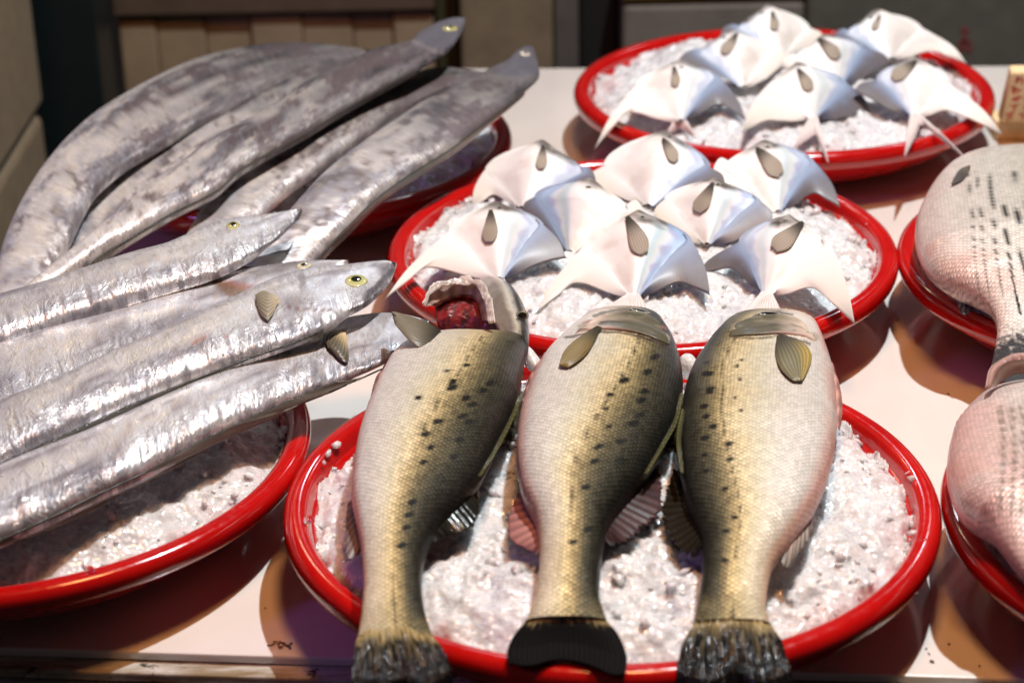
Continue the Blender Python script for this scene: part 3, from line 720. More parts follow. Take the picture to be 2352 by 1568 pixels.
# head of the left bass beyond the gill opening: cheek, gills, flap
def lump(name, rows, parent, mt, colf, z0, hgt, n=60, m=50, seed=1, rough=.0):
    "rows: pixel rows from one side to the other, domed upwards by hgt"
    R_ = [smooth_curve(r, m) for r in rows]; Rr = np.array(R_); G = np.zeros((n, m, 2))
    for j in range(m): G[:, j] = smooth_curve(Rr[:, j], n)
    zr = np.interp(np.linspace(0, 1, n), np.linspace(0, 1, len(z0)), z0)
    V = np.array([[unp(G[i, j, 0], G[i, j, 1], zr[i]) for j in range(m)] for i in range(n)])
    T_, S_ = np.meshgrid(np.linspace(0, 1, n), np.linspace(0, 1, m), indexing='ij')
    V[..., 2] += hgt*(np.sin(np.pi*S_)**.6)*(np.sin(np.pi*np.clip(T_, .0, 1))**.4)
    P_ = V.reshape(-1, 3)
    if rough: V[..., 2] += rough*(fbm(P_, 160, 3, seed).reshape(n, m)-.5)
    P_ = V.reshape(-1, 3); c = colf(T_.ravel(), S_.ravel(), P_)
    o = mesh_obj(name, P_, grid_faces(n, m), mt, parent, col=np.clip(c, 0, 1), uv=attach_uv(P_, n, m))
    md = o.modifiers.new('thick', 'SOLIDIFY'); md.thickness = .0015; md.offset = -1
    return o
def cheek(T_, S_, P_):
    nz = fbm(P_, 300, 3, 5)-.5; q = S_+.05*nz
    st = [0, .12, .30, .36, .46, .56, .64, .8, 1]; cs = np.array([(.42, .37, .33), (.24, .22, .19), (.20, .18, .16), (.30, .28, .24), (.50, .49, .42), (.30, .29, .25), (.045, .045, .042), (.03, .03, .03), (.05, .05, .05)])
    c = np.stack([np.interp(q, st, cs[:, k]) for k in range(3)], -1)
    return mix(c, (.03, .03, .03), .6*sstep(.55, .7, fbm(P_, 500, 2, 9))*(q > .5))
lump('head', [[(1096, 646), (1108, 640), (1128, 648), (1142, 658)], [(1100, 665), (1130, 658), (1165, 668), (1186, 684)], [(1116, 700), (1148, 690), (1185, 700), (1209, 718)],
              [(1130, 735), (1160, 728), (1195, 735), (1215, 756)], [(1150, 768), (1175, 765), (1200, 775), (1214, 800)], [(1152, 800), (1175, 805), (1198, 812), (1208, 840)]], bassA, M_FLESH, cheek, [.072, .082, .088, .088, .086, .082], .010, rough=.001)
def red(T_, S_, P_):
    c = np.tile((.20, .012, .014), (len(T_), 1)); f = fbm(np.stack((S_*26+5*T_, T_*5, 0*S_), -1), 1, 4, 3)
    c = mix(c, (.05, .003, .004), sstep(.46, .60, f)); return mix(c, (.02, .002, .002), sstep(.75, 1., T_)*sstep(.1, .3, S_)*.8)
lump('gills', [[(998, 690), (1035, 684), (1085, 690), (1122, 706), (1142, 722)], [(1000, 722), (1040, 718), (1085, 724), (1130, 745), (1160, 758)], [(1004, 742), (1045, 738), (1090, 745), (1135, 760), (1168, 770)],
               [(1012, 760), (1050, 764), (1090, 768), (1130, 774), (1170, 780)]], bassA, M_GILL, red, [.088, .087, .084, .078], .005, rough=.0045, seed=4)
def inner(T_, S_, P_):
    c = mix(np.tile((.66, .50, .42), (len(T_), 1)), (.48, .22, .17), sstep(.25, .95, T_))
    return c*(.8+.25*np.cos(S_*46))[:, None]
lump('gill_cover', [[(978, 690), (1000, 664), (1045, 646), (1090, 646), (1112, 668), (1122, 700), (1124, 730)], [(980, 700), (1008, 680), (1050, 664), (1086, 665), (1102, 685), (1108, 712), (1112, 735)],
                    [(1006, 706), (1030, 696), (1060, 690), (1085, 694), (1095, 706), (1100, 722), (1106, 738)]], bassA, M_FLESH, inner, [.104, .098, .086], -.003, rough=.003)
def rimc(T_, S_, P_): return mix(np.tile((.62, .56, .52), (len(T_), 1)), (.36, .30, .26), T_*.8)
lump('gill_membrane', [[(973, 692), (990, 660), (1018, 648), (1060, 634), (1100, 640), (1120, 664), (1132, 700), (1136, 738)], [(977, 702), (1000, 672), (1040, 656), (1088, 655), (1104, 675), (1114, 704), (1120, 740)]],
     bassA, M_FLESH, rimc, [.107, .104], .0012, n=24, m=90, rough=.008, seed=12)
leaf('pectoral_fin', [(1018, 764), (985, 742), (950, 730), (898, 714)], [(1020, 779), (1002, 795), (966, 799), (934, 776), (905, 738)], .098, .112, (.02, .018, .012), (.15, .13, .085), ray=13, bow=.004)(bassA, bvA)
eye(bassA, 1200, 724, .0042, BVHTree.FromPolygons([(0, 0, 0), (0, 0, .001), (0, .001, 0)], [(0, 1, 2)]), ring=(.03, .03, .028), zdef=.098, pup=.7)

# middle bass
B_left = [(1331, 753), (1300, 780), (1278, 803), (1251, 826), (1218, 889), (1194, 956), (1186, 1023), (1186, 1068), (1200, 1139), (1231, 1195), (1240, 1251), (1238, 1314), (1231, 1371), (1217, 1410), (1205, 1430)]
B_right = [(1525, 753), (1551, 796), (1564, 839), (1570, 880), (1569, 900), (1555, 963), (1520, 1026), (1484, 1089), (1442, 1139), (1402, 1195), (1386, 1251), (1379, 1314), (1375, 1371), (1386, 1406), (1396, 1430)]
B_sp = [(x, y, 1.1) for x, y in z1([(1950, 1048), (2085, 1128), (2065, 1187), (2050, 1292), (2015, 1347), (2105, 995), (2165, 890), (1930, 1470)])]+[(x, y, .75) for x, y in z1([(1850, 1150), (1825, 1243), (1845, 1368), (1775, 1508)])]+[(x, y, 1.) for x, y in z2([(1085, 238), (1155, 220), (1155, 282), (1255, 285), (1070, 285), (1040, 372), (1235, 340), (1190, 400), (1050, 507), (1000, 550)])]
B_head = opercle([([(1334, 752), (1400, 742), (1470, 748), (1530, 775)], 9, (.36, .30, .24), .8), ([(1300, 775), (1370, 762), (1450, 768), (1552, 800)], 3.2, (.05, .035, .03), .85),
                  ([(1340, 742), (1410, 726), (1480, 730), (1530, 755)], 3, (.30, .12, .12), .7), ([(1365, 725), (1420, 712), (1480, 714), (1515, 735)], 4, (.04, .04, .035), .85), ([(1424, 724), (1462, 717), (1498, 724)], 6, (.012, .012, .014), .95)])
B_fins = [
    fin('anal_fin', [(1202, 1135), (1230, 1190), (1240, 1262)], [(1190, 1132), (1168, 1186), (1171, 1238), (1200, 1256), (1235, 1274)], .076, .071, (.50, .24, .20), (.30, .13, .12), 9),
    fin('second_dorsal_fin', [(1490, 1078), (1442, 1137), (1402, 1190), (1390, 1238)], [(1512, 1066), (1524, 1138), (1516, 1182), (1484, 1207), (1449, 1238), (1398, 1253)], .079, .071, (.05, .022, .020), (.07, .028, .028), 14, frill=.2, mottle=.5),
    fin('dorsal_fin', [(1566, 905), (1550, 968), (1516, 1030), (1485, 1082)], [(1577, 905), (1564, 980), (1534, 1040), (1498, 1086)], .080, .070, (.11, .11, .05), (.035, .035, .02), 8, mt=M_WETFIN, frill=.3),
    fin('pelvic_fin', [(1256, 818), (1228, 868), (1203, 930)], [(1250, 816), (1218, 862), (1198, 928)], .080, .074, (.52, .26, .22), (.40, .18, .15), 4, bow=.002),
    leaf('pectoral_fin', [(1372, 754), (1330, 782), (1298, 812), (1285, 846)], [(1381, 757), (1366, 790), (1345, 822), (1312, 847), (1290, 848)], .12, None, (.04, .036, .02), (.22, .17, .07), (.16, .11, .03), ray=9, bow=.003),
]
zB_ = [(740, .080), (800, .088), (1000, .090), (1200, .081), (1350, .073), (1430, .0690)]
bassB, bvB = bass('middle spotted sea bass with its dark back against the right-hand one, matt black tail', B_left, B_right, zB_, T_B, False, B_sp,
    [(753, .50), (800, .45), (912, .30), (1023, .12), (1139, -.08), (1250, -.02), (1430, .0)], (0, .045, .034, .004), [(1207, 1425), (1178, 1462), (1164, 1500), (1172, 1522)], [(1394, 1425), (1421, 1458), (1440, 1508), (1434, 1546)],
    [(1172, 1522), (1217, 1527), (1280, 1513), (1344, 1522), (1405, 1547), (1434, 1546)], B_fins, [.0692, .066, .062, .060], 102, extra=B_head, wet=.35, pinkb=.9)
def gillplate(top, edge, flip):
    def f(t, bv):
        def cf(T_, S_, P_):
            q = 1-S_ if flip else S_
            g = fbm(P_*np.array((.5, 1, 1)), 260, 4, 7)
            c = mix(np.tile((.56, .46, .38), (len(T_), 1)), (.085, .08, .045), sstep(.02, .5, q+.25*(g-.5))); c = mix(c, (.30, .27, .17), .4*sstep(.5, .62, g))
            c = mix(c, (.05, .045, .035), .8*sstep(.52, .60, g)*sstep(.3, .6, T_)); c = mix(c, (.60, .50, .42), .6*sstep(.25, .40, T_)*(1-sstep(.45, .55, T_))*(1-q)**2)
            c = mix(c, (.46, .26, .22), .6*sstep(.9, 1., T_)*(1-sstep(.3, .7, q))); return mix(c, (.03, .03, .03), (1-sstep(.0, .15, T_))*.35*sstep(.2, .5, q))
        A, B = smooth_curve(top, 70), smooth_curve(edge, 70); nn = 34; V = np.zeros((nn, 70, 3))
        for i in range(nn):
            for j in range(70):
                u = i/(nn-1); p = A[j]*(1-u)+B[j]*u; V[i, j] = surf(p[0], p[1], bv, .0004+.0020*u*np.sin(np.pi*min(1, max(0, j/69*1.0)))**.5, .1)
        V = smooth_grid(V); P_ = V.reshape(-1, 3); T_, S_ = np.meshgrid(np.linspace(0, 1, nn), np.linspace(0, 1, 70), indexing='ij')
        P_[:, 2] += .0007*np.sin(T_.ravel()*11)
        o = mesh_obj('gill_cover', P_, grid_faces(nn, 70), M_FIN, t, col=np.clip(cf(T_.ravel(), S_.ravel(), P_), 0, 1), uv=attach_uv(P_, nn, 70))
        md = o.modifiers.new('thick', 'SOLIDIFY'); md.thickness = .0018; md.offset = -1
    return f
ridge([(1566, 905), (1552, 965), (1520, 1024), (1484, 1086)], 1)(bassB, bvB)
gillplate([(1366, 733), (1400, 720), (1445, 714), (1485, 720), (1512, 738)], [(1318, 768), (1352, 759), (1404, 758), (1470, 768), (1540, 792)], False)(bassB, bvB)
def side_eye(t, px, py, bv): return eye(t, px, py+3, .0082, bv, ring=(.05, .05, .045), pupil=(.004, .004, .005), zdef=.1, pup=.62)
side_eye(bassB, 1470, 712, bvB)
# right bass, belly to the right
C_left = [(1660, 763), (1628, 796), (1605, 829), (1588, 856), (1571, 906), (1565, 949), (1558, 1012), (1565, 1090), (1576, 1160), (1597, 1202), (1614, 1251), (1614, 1308), (1607, 1364), (1600, 1406), (1592, 1436)]
C_right = [(1880, 763), (1896, 800), (1906, 830), (1914, 860), (1920, 906), (1924, 963), (1917, 1040), (1899, 1104), (1878, 1153), (1850, 1195), (1808, 1251), (1775, 1293), (1762, 1350), (1758, 1399), (1771, 1436)]
C_sp = [(x, y, .9) for x, y in z3([(160, 1005), (185, 1005), (190, 1112), (150, 1228), (160, 1300), (210, 1368), (160, 1450), (320, 1488)])]+[(x, y, .6) for x, y in z3([(410, 910), (375, 953), (395, 1042), (360, 1170), (400, 1260), (160, 930)])]+[(x, y, .8) for x, y in z2([(1508, 230), (1430, 265), (1435, 318), (1498, 375), (1513, 280), (1500, 515), (1498, 610), (1530, 470), (1450, 60), (1430, 212)])]
C_head = opercle([([(1690, 752), (1760, 742), (1830, 756), (1870, 775)], 9, (.34, .30, .22), .8), ([(1680, 772), (1740, 776), (1800, 772), (1860, 790)], 3.2, (.06, .045, .03), .8),
                  ([(1720, 740), (1790, 728), (1840, 738)], 3, (.34, .2, .17), .6), ([(1735, 724), (1780, 716), (1820, 722)], 4, (.05, .05, .04), .8), ([(1742, 727), (1775, 720), (1810, 724)], 5.5, (.012, .012, .014), .95)])
C_fins = [
    fin('anal_fin', [(1876, 1155), (1846, 1200), (1806, 1254)], [(1869, 1180), (1858, 1236), (1824, 1285), (1808, 1308), (1780, 1279)], .076, .071, (.50, .40, .34), (.09, .08, .06), 9, seed=4),
    fin('second_dorsal_fin', [(1566, 1100), (1577, 1160), (1598, 1202), (1613, 1251)], [(1547, 1075), (1526, 1139), (1519, 1181), (1547, 1244), (1576, 1272), (1600, 1280)], .079, .071, (.016, .015, .010), (.024, .02, .013), 14, mt=M_WETFIN, frill=.2),
    fin('dorsal_fin', [(1567, 945), (1560, 1012), (1565, 1085)], [(1556, 950), (1550, 1012), (1552, 1078)], .080, .070, (.09, .09, .045), (.035, .035, .02), 7, mt=M_WETFIN, frill=.3),
    fin('pelvic_fin', [(1906, 838), (1918, 895), (1922, 985)], [(1914, 842), (1929, 890), (1934, 940), (1928, 990)], .080, .074, (.62, .34, .28), (.45, .22, .18), 4, bow=.002),
    leaf('pectoral_fin', [(1786, 776), (1780, 808), (1790, 850), (1816, 878), (1836, 882)], [(1796, 773), (1842, 793), (1862, 822), (1852, 860), (1840, 882)], .12, None, (.05, .045, .03), (.16, .15, .08), (.42, .31, .08), ray=9, bow=.003),
]
bassC, bvC = bass('right spotted sea bass, white belly to the right, yellow-brown pectoral fin spread', C_left, C_right, zB_, T_B, True, C_sp,
    [(763, .36), (816, .40), (900, .50), (1012, .46), (1090, .40), (1200, .20), (1300, .05), (1436, -.05)], (0, .042, .034, .0), [(1594, 1430), (1568, 1476), (1556, 1530), (1548, 1600)], [(1770, 1430), (1796, 1476), (1814, 1530), (1828, 1600)],
    [(1548, 1600), (1620, 1640), (1690, 1610), (1760, 1640), (1828, 1600)], C_fins, [.0692, .0660, .0610, .0500], 103, extra=C_head, pinkb=.8)

ridge([(1567, 945), (1559, 1012), (1566, 1088)], -1)(bassC, bvC)
gillplate([(1694, 742), (1735, 726), (1780, 720), (1820, 726), (1846, 742)], [(1672, 772), (1735, 771), (1790, 768), (1842, 772), (1876, 784)], True)(bassC, bvC)
side_eye(bassC, 1768, 719, bvC)
# ---- beltfish
def belt(label, top, bot, zc, th, seed, head=None, dull=False, n=420, mA=56, strip=None, group=None, blot=.5, marks=(), edge_dim=.0, ext=None):
    if top[-1][0] < -50:      # the body runs on to its thin tail beyond the photograph's edge
        (a0, a1), (b0, b1) = top[-2:], bot[-2:]; dx = 480.
        top = top+[(a1[0]-dx*.5, a1[1]+dx*.17+14), (a1[0]-dx, (a1[1]+b1[1])/2+dx*.30)]
        bot = bot+[(b1[0]-dx*.5, b1[1]+dx*.17-16), (b1[0]-dx, (a1[1]+b1[1])/2+dx*.30+8)]
        n = int(n*1.3)
    T = smooth_curve(top, n); B = smooth_curve(bot, n)
    zz = np.interp(np.linspace(0, 1, n), np.linspace(0, 1, len(zc)), zc)
    if not isinstance(th, (list, tuple)): th = [th*.10, th*.7, th, th, th, th, th*.75, th*.25] if n > 430 else [th*.10, th*.7, th, th, th, th, th]
    tt = np.interp(np.linspace(0, 1, n), np.linspace(0, 1, len(th)), th)
    Tw = np.array([unp(a[0], a[1], z+.002) for a, z in zip(T, zz)]); Bw = np.array([unp(a[0], a[1], z-.003) for a, z in zip(B, zz)])
    # lean sideways so that the flank faces a little towards the front
    V, v, up = loft(Tw, Bw, tt*.80, mA, .62)
    m = mA+1; F = grid_faces(n, m); uv = attach_uv(V, n, m)
    G = V.reshape(n, m, 3)
    q = np.stack((uv[:, 0], uv[:, 1], np.zeros(len(V))+seed), -1)
    # creases: across the body near the lower edge, and long shallow dents
    e1 = fbm(q*np.array((1, .16, 1)), 130, 4, seed+1)-.5; e2 = fbm(q*np.array((.25, 1, 1)), 70, 3, seed+2)-.5
    low = sstep(.1, .75, v)
    disp = (.0042*e1*low+.0022*e2)*(.5 if dull else 1.)
    V = V+np.array((0, 0, 1.))*(disp*(up > -.1))[:, None]
    s1 = fbm(q*np.array((.35, 1, 1)), 60, 5, seed+3, .6); s2 = fbm(q*np.array((.6, 1, 1)), 210, 4, seed+4, .6)
    base = (.82, .84, .87) if not dull else (.80, .77, .74)
    c = np.tile(base, (len(V), 1)).astype(float)

    c = mix(c, (.34, .35, .41), blot*sstep(.49, .62, s1)); c = mix(c, (.13, .11, .12), blot*.9*sstep(.53, .64, s1*.65+s2*.35))
    c = mix(c, (.42, .44, .50), .5*blot*sstep(.48, .60, fbm(q*np.array((.8, 1, 1)), 95, 4, seed+12)))
    c = mix(c, (.70, .64, .55), .35*sstep(.55, .7, s2))
    c = mix(c, (.45, .50, .60), .5*sstep(-.75, -.98, v)*(up > 0))
    pp = proj(V)
    # dotted row where the fin meets the flank
    rowd = (1-sstep(.02, .06, np.abs(v-.90)))*(.5+.5*np.sign(np.sin(uv[:, 0]*1500)))
    c = mix(c, (.08, .08, .09), .6*rowd*(up > 0))
    if not dull:
        st_ = fbm(q*np.array((.22, 1, 1)), 150, 4, seed+60); c = mix(c, (.17, .16, .18), .7*sstep(.55, .66, .55*st_+.45*s1)*(up > 0))
        cr_ = fbm(q*np.array((1, .22, 1)), 260, 3, seed+61); c = mix(c, (.16, .17, .21), .65*low*sstep(.56, .66, cr_))
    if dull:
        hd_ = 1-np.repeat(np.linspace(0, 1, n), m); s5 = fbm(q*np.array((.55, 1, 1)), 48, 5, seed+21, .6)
        c = c*(1-.84*sstep(.14, .84, hd_+.45*(s1-.5)))[:, None]  # shade of the turned-away far end painted in, deepening toward the head
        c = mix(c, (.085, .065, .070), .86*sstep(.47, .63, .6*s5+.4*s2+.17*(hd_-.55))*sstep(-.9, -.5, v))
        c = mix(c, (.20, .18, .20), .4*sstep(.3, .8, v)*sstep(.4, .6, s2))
    for mk in marks:
        if mk[0] == 'poly': c = patch_col(c, pp, mk[1], mk[2], mk[3], mk[4])
        else: c = stroke(c, pp, smooth_curve(mk[1], 24), mk[4], mk[2], mk[3], .6, (s2-.5)*mk[4]*2)
    al_ = .14+.95*sstep(-.1, .7, v+.6*(s1-.5))*sstep(.38, .6, fbm(q, 28, 2, seed+9)+.12)
    C4 = np.concatenate((np.clip(c, 0, 1), al_[:, None]), 1)
    t = thing('beltfish', label, 'fish', (V[:, 0].mean(), V[:, 1].mean(), .06), group)
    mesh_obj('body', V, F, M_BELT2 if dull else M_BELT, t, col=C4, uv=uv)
    bv = bvh_of(V, F)
    if strip:
        lo = smooth_curve(strip, 200); 
        i0 = int(n*.14); idx = np.linspace(i0, n-1, 200).astype(int)
        A = Bw[idx]+np.array((0, .0, .001)); zs = zz[idx]-.010
        Bp = np.array([unp(a[0], a[1], z) for a, z in zip(lo, zs)])
        def cf(T_, S_, P_):
            cc = mix(np.tile((.16, .16, .14), (len(T_), 1)), (.34, .33, .28), fbm(P_, 140, 3, 5)); return mix(cc, (.03, .03, .03), (1-sstep(.02, .10, T_))*.8)
        nn, mm = 14, 200; tt_ = np.linspace(0, 1, nn)[:, None, None]; VV = A[None]*(1-tt_)+Bp[None]*tt_; VV[..., 2] -= .002*np.sin(np.pi*tt_[..., 0])
        P_ = VV.reshape(-1, 3); T_, S_ = np.meshgrid(np.linspace(0, 1, nn), np.linspace(0, 1, mm), indexing='ij')
        cc = cf(T_.ravel(), S_.ravel(), P_)*(.75+.3*np.cos(S_.ravel()*620+T_.ravel()*9))[:, None]
        o = mesh_obj('dorsal_fin', P_, grid_faces(nn, mm), M_WETFIN, t, col=np.clip(cc, 0, 1), uv=attach_uv(P_, nn, mm))
        md = o.modifiers.new('thick', 'SOLIDIFY'); md.thickness = .001
    return t, bv
GF = 'silver beltfish lying over the front left tray'; GB = 'silver beltfish lying over the rear left tray'
dk = (.05, .05, .06)
# back group first (farther)
B1o = [(860, 118), (760, 108), (640, 106), (540, 120), (470, 138), (400, 165), (330, 200), (270, 235), (210, 275), (150, 330), (100, 390), (60, 450), (25, 520), (0, 590), (-15, 680), (-20, 760)]
B1i = [(870, 124), (790, 140), (720, 160), (640, 200), (560, 240), (480, 278), (420, 308), (360, 342), (300, 377), (250, 415), (215, 450), (190, 495), (160, 560), (130, 620), (105, 690), (95, 760)]
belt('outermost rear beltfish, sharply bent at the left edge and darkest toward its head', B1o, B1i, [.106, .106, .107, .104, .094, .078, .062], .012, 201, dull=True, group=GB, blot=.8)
B2o = [(900, 128), (800, 135), (712, 158), (640, 190), (560, 232), (480, 270), (420, 300), (360, 335), (300, 372), (250, 404), (215, 440), (190, 490), (170, 540), (150, 620)]
B2i = [(905, 150), (840, 175), (760, 215), (700, 250), (640, 285), (580, 320), (520, 352), (460, 395), (400, 440), (350, 475), (310, 510), (280, 545), (262, 590), (250, 650)]
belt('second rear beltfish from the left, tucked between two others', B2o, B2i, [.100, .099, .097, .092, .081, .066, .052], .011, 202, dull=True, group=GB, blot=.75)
B4o = [(1110, 165), (1020, 158), (960, 170), (900, 195), (820, 240), (740, 292), (660, 345), (600, 385), (545, 423), (503, 448), (466, 485), (428, 548), (400, 610)]
B4i = [(1108, 180), (1050, 196), (995, 218), (950, 242), (912, 262), (870, 292), (828, 322), (770, 362), (724, 396), (662, 441), (612, 487), (560, 550), (520, 620)]
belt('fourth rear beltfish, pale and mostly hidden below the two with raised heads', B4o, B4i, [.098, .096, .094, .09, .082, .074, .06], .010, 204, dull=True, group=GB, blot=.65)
B3o = [(1068, 42), (1040, 43), (1000, 56), (960, 80), (940, 99), (860, 120), (780, 160), (700, 202), (640, 243), (560, 290), (480, 335), (420, 380), (350, 430), (300, 470), (250, 515), (200, 560), (150, 600), (100, 640), (50, 682)]
B3i = [(1066, 60), (1052, 88), (1030, 116), (1000, 136), (960, 160), (900, 192), (820, 237), (760, 272), (695, 312), (620, 352), (553, 391), (495, 441), (403, 487), (345, 520), (287, 554), (245, 579), (190, 620), (130, 665), (80, 710)]
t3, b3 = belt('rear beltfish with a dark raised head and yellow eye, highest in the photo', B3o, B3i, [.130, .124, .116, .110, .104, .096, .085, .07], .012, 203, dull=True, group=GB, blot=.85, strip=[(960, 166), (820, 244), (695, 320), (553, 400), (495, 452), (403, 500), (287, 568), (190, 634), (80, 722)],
    marks=[('poly', [(1075, 30), (1000, 50), (950, 85), (945, 110), (1000, 120), (1060, 95)], (.10, .10, .12), .85, 8), ('line', [(950, 95), (975, 108), (1000, 118)], (.3, .26, .24), .4, 4)])
eye(t3, 1034, 66, .0085, b3, zdef=.13, ring=(.38, .36, .10), tilt=.3, pup=.35)
B5o = [(1212, 106), (1190, 118), (1165, 140), (1130, 158), (1100, 176), (1000, 226), (900, 291), (800, 361), (740, 411), (690, 465), (650, 510), (600, 560), (560, 592), (520, 632)]
B5i = [(1226, 112), (1236, 150), (1237, 178), (1205, 208), (1170, 240), (1110, 286), (1040, 341), (960, 391), (900, 431), (850, 471), (800, 521), (760, 561), (725, 601), (690, 650)]
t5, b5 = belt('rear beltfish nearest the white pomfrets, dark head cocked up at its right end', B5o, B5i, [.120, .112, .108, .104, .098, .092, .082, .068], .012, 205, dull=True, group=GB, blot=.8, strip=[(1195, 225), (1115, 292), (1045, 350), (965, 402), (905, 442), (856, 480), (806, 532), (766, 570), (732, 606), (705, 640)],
    marks=[('poly', [(1205, 100), (1160, 140), (1140, 165), (1190, 178), (1240, 170), (1230, 110)], (.09, .09, .11), .85, 8)])
eye(t5, 1206, 124, .007, b5, zdef=.125, ring=(.45, .40, .36), pup=.3)
# front group
F4t = [(694, 481), (668, 484), (640, 490), (600, 497), (565, 503), (520, 511), (485, 524), (450, 541), (415, 557), (380, 572), (330, 586), (280, 600), (200, 627), (100, 660), (0, 690), (-120, 728)]
F4b = [(695, 487), (684, 503), (665, 522), (640, 545), (610, 568), (575, 594), (540, 612), (505, 628), (460, 643), (400, 660), (350, 675), (300, 690), (200, 723), (100, 756), (0, 790), (-120, 830)]
t, bF4 = belt('front-group beltfish at the back, pale pointed head and yellow-green eye aimed right', F4t, F4b, [.112, .110, .106, .10, .095, .09, .085], .012, 304, group=GF, blot=.55,
    marks=[('line', [(692, 490), (670, 518), (640, 545), (600, 570), (560, 592)], dk, .85, 3.6), ('line', [(694, 480), (690, 490), (680, 503)], (.03, .03, .05), .7, 3), ('line', [(355, 590), (390, 600), (450, 592), (520, 605), (555, 600)], (.40, .36, .33), .55, 4), ('line', [(290, 625), (330, 640), (400, 640)], (.35, .33, .32), .5, 4),
           ('poly', [(360, 580), (320, 596), (290, 610), (330, 612), (352, 600)], (.22, .2, .2), .6, 8)])
eye(t, 535, 518, .0078, bF4, zdef=.11, ring=(.42, .40, .13), tilt=-.15, asp=.62, pup=.46)
F3t = [(800, 600), (760, 600), (700, 602), (640, 610), (590, 620), (540, 632), (500, 640), (481, 646), (383, 673), (273, 705), (164, 738), (55, 771), (0, 793), (-120, 840)]
F3b = [(800, 615), (770, 632), (720, 655), (680, 670), (650, 682), (620, 695), (590, 710), (550, 724), (460, 765), (350, 812), (240, 862), (120, 915), (20, 955), (-120, 1010)]
t, bF3 = belt('front-group beltfish whose head is half hidden, brown gill fin showing', F3t, F3b, [.092, .092, .09, .088, .086, .082, .08], .011, 303, group=GF, blot=.6,
    marks=[('line', [(497, 646), (540, 655), (575, 660), (600, 672)], (.30, .11, .07), .9, 7), ('poly', [(490, 645), (520, 648), (565, 668), (545, 690), (515, 678)], (.16, .10, .06), .9, 5), ('poly', [(800, 598), (640, 606), (560, 625), (600, 640), (760, 615)], (.16, .14, .13), .7, 6)])
eye(t, 698, 610, .0062, bF3, zdef=.095, ring=(.50, .49, .36), pup=.4)
F2t = [(909, 604), (885, 601), (850, 603), (796, 611), (740, 619), (700, 626), (656, 638), (615, 655), (574, 674), (520, 705), (437, 744), (328, 793), (219, 842), (109, 891), (0, 935), (-120, 985)]
F2b = [(911, 610), (902, 634), (885, 662), (862, 684), (838, 702), (796, 724), (766, 746), (712, 772), (656, 794), (600, 813), (547, 832), (437, 876), (328, 920), (219, 969), (109, 1018), (0, 1067)]
F2b = F2b[:-1]+[(0, 1067), (-120, 1120)]
t, bF2 = belt('front-group beltfish with a big yellow eye and dark blunt snout', F2t, F2b, [.112, .110, .106, .102, .10, .096, .094, .09], .0135, 302, group=GF, blot=.55, strip=[(740, 775), (656, 802), (547, 848), (437, 900), (328, 945), (219, 993), (109, 1042), (-60, 1112)],
    marks=[('line', [(903, 622), (880, 640), (850, 672), (838, 700), (800, 712)], dk, .9, 7), ('poly', [(912, 600), (860, 602), (845, 612), (880, 622), (900, 625)], (.10, .09, .11), .8, 6), ('line', [(880, 650), (862, 680)], (.07, .06, .07), .8, 10), ('line', [(690, 632), (697, 650), (692, 668)], (.12, .12, .13), .7, 7),
           ('line', [(640, 697), (680, 708), (730, 712), (760, 712)], (.14, .07, .08), .8, 2.5), ('poly', [(430, 782), (452, 772), (478, 768), (470, 782), (440, 790)], (.38, .22, .18), .9, 3), ('poly', [(505, 772), (530, 764), (520, 776)], (.42, .24, .2), .8, 3)])
eye(t, 818, 645, .0098, bF2, zdef=.11, ring=(.48, .50, .20), tilt=-.5, asp=.80, pup=.46)
leaf('pectoral_fin', [(640, 690), (618, 678), (603, 675), (586, 684)], [(639, 698), (630, 722), (615, 742), (598, 726), (588, 700)], .12, None, (.42, .36, .25), (.22, .20, .14), ray=8, bow=.003)(t, bF2)
F1t = [(985, 735), (925, 722), (880, 721), (830, 728), (796, 736), (738, 757), (684, 782), (620, 813), (547, 848), (437, 897), (328, 946), (219, 995), (109, 1039), (0, 1086), (-120, 1136)]
F1b = [(985, 780), (945, 800), (900, 822), (860, 842), (820, 858), (766, 880), (712, 902), (656, 926), (610, 946), (547, 974), (437, 1028), (328, 1088), (219, 1138), (109, 1192), (0, 1241), (-120, 1295)]
t, bF1 = belt('front-most beltfish, its head end tucked behind the left sea bass', F1t, F1b, [.084, .086, .090, .090, .088, .086, .084, .082], .0135, 301, group=GF, blot=.5, strip=[(885, 845), (820, 875), (730, 908), (656, 943), (547, 988), (437, 1052), (328, 1108), (219, 1167), (109, 1216), (-80, 1295)],
    marks=[('poly', [(1000, 730), (900, 725), (840, 745), (860, 790), (920, 800), (1000, 780)], (.42, .46, .52), .5, 14)])
leaf('pectoral_fin', [(789, 762), (768, 764), (748, 772), (742, 782), (752, 806)], [(790, 763), (797, 790), (797, 838), (775, 828), (760, 812)], .12, None, (.62, .50, .28), (.09, .08, .05), ray=9, bow=.003)(t, bF1)

